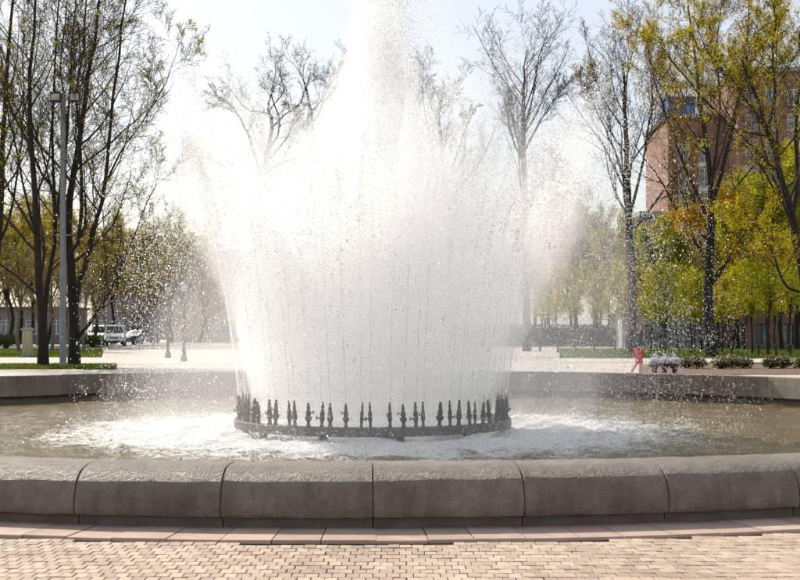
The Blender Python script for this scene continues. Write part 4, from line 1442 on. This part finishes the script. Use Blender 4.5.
def person(label, loc, rz, upper, lower, hairm):
    root = thing('person', label, 'person', loc, rz)
    # walking, facing -y (local); pelvis first
    J = [(0, 0, .93), (0, 0, 1.12), (0, -.01, 1.34), (0, -.02, 1.47), (0, -.03, 1.56),
         (-.19, 0, 1.40), (-.25, .06, 1.14), (-.24, -.02, .90), (.19, 0, 1.40), (.25, -.05, 1.14), (.24, -.20, .95),
         (-.10, -.02, .88), (-.11, -.14, .50), (-.11, -.10, .09), (-.11, -.24, .04),
         (.10, .02, .88), (.11, .05, .48), (.11, .27, .14), (.11, .20, .05)]
    E = [(0, 1), (1, 2), (2, 3), (3, 4), (2, 5), (5, 6), (6, 7), (2, 8), (8, 9), (9, 10), (0, 11), (11, 12), (12, 13), (13, 14), (0, 15), (15, 16), (16, 17), (17, 18)]
    rad = [(.13, .10), (.125, .09), (.15, .10), (.055, .055), .052, .06, .045, .03, .06, .045, .03, .085, .058, .042, .035, .085, .058, .042, .035]
    body = skin_obj('body', J, E, rad, M['skin'], root)
    # head with brow, nose and chin, on the same body
    n1, n2 = 14, 18
    V = []
    for i in range(n1 + 1):
        ph = math.pi * i / n1
        for j in range(n2):
            th = 2 * math.pi * j / n2
            x, y, z = math.sin(ph) * math.cos(th), math.sin(ph) * math.sin(th), math.cos(ph)
            w = 1 - .16 * max(0, -z)
            px, py, pz = .077 * x * w, .098 * y * w, .122 * z
            if y < -.8 and -.45 < z < .15 and abs(x) < .3: py -= .022 * (1 - abs(z + .2) / .4)
            V.append((px, py - .035, pz + 1.655))
    q = [[i * n2 + j, i * n2 + (j + 1) % n2, (i + 1) * n2 + (j + 1) % n2, (i + 1) * n2 + j] for i in range(n1) for j in range(n2)]
    h = MB().add(V, [np.array(q)[:, ::-1]])
    for s in (-1, 1): h.box((s * .079, -.03, 1.65), (.014, .035, .055), bev=.006)
    hd = h.build('head', M['skin'], root, True)
    for s in (-1, 1): MB().lathe([(.003, -.008), (.011, -.003), (.011, .003), (.003, .008)], 8, (s * .03, -.126, 1.668)).build('eye', M['plastic_dark'], hd)
    MB().box((0, -.125, 1.598), (.045, .012, .010), bev=.004).build('mouth', M['red_cloth'], hd)
    hv = []
    for v in V:
        hv.append(((v[0]) * 1.13, (v[1] + .035) * 1.10 - .028, (v[2] - 1.655) * 1.10 + 1.663))
    q2 = [f for f in q if not (np.mean([V[k][1] for k in f]) < -.07 and np.mean([V[k][2] for k in f]) < 1.725) and np.mean([V[k][2] for k in f]) > 1.57]
    MB().add(hv, [np.array(q2)[:, ::-1]]).build('hair', M[hairm], hd, True)
    # jacket
    skin_obj('jacket', [J[0], J[1], J[2], (0, -.015, 1.45), J[5], J[6], (-.24, -.005, .94), J[8], J[9], (.243, -.17, .985)],
             [(0, 1), (1, 2), (2, 3), (2, 4), (4, 5), (5, 6), (2, 7), (7, 8), (8, 9)], [(.175, .135), (.165, .125), (.18, .13), (.085, .085), .085, .065, .05, .085, .065, .05], M[upper], root)
    # loose knee-length trousers
    skin_obj('trousers', [(0, 0, .93), J[11], J[12], (-.11, -.125, .42), J[15], J[16], (.11, .07, .42)],
             [(0, 1), (1, 2), (2, 3), (0, 4), (4, 5), (5, 6)], [(.165, .13), .115, .085, .085, .115, .085, .085], M[lower], root)
    for p0, p1, s in (((-.11, -.08, .055), (-.11, -.27, .035), 1), ((.11, .29, .10), (.11, .17, .035), 1)):
        MB().tube([p0, tuple((np.array(p0) + np.array(p1)) / 2), p1], [.05, .055, .03], 10).build('shoe', M['shoe'], root, True)
    # hands: palm and five fingers
    for (wx, wy, wz), s in ((J[7], -1), (J[10], 1)):
        hnd = MB().box((wx, wy - .005, wz - .05), (.032, .075, .085), bev=.012)
        for k, ln in enumerate((.062, .072, .068, .052)):
            y = wy - .032 + k * .018
            hnd.tube([(wx, y, wz - .085), (wx - s * .006, y, wz - .085 - ln * .55), (wx - s * .018, y, wz - .085 - ln)], [.009, .008, .006], 6)
        hnd.tube([(wx, wy - .036, wz - .04), (wx - s * .01, wy - .058, wz - .068), (wx - s * .014, wy - .06, wz - .095)], [.011, .009, .007], 6)
        hnd.build('hand', M['skin'], root, True)
    return root


person('person in dark navy jacket and red knee-length trousers walking behind the rim', base_at(638, 44), R(60), 'navy', 'red_cloth', 'hair')
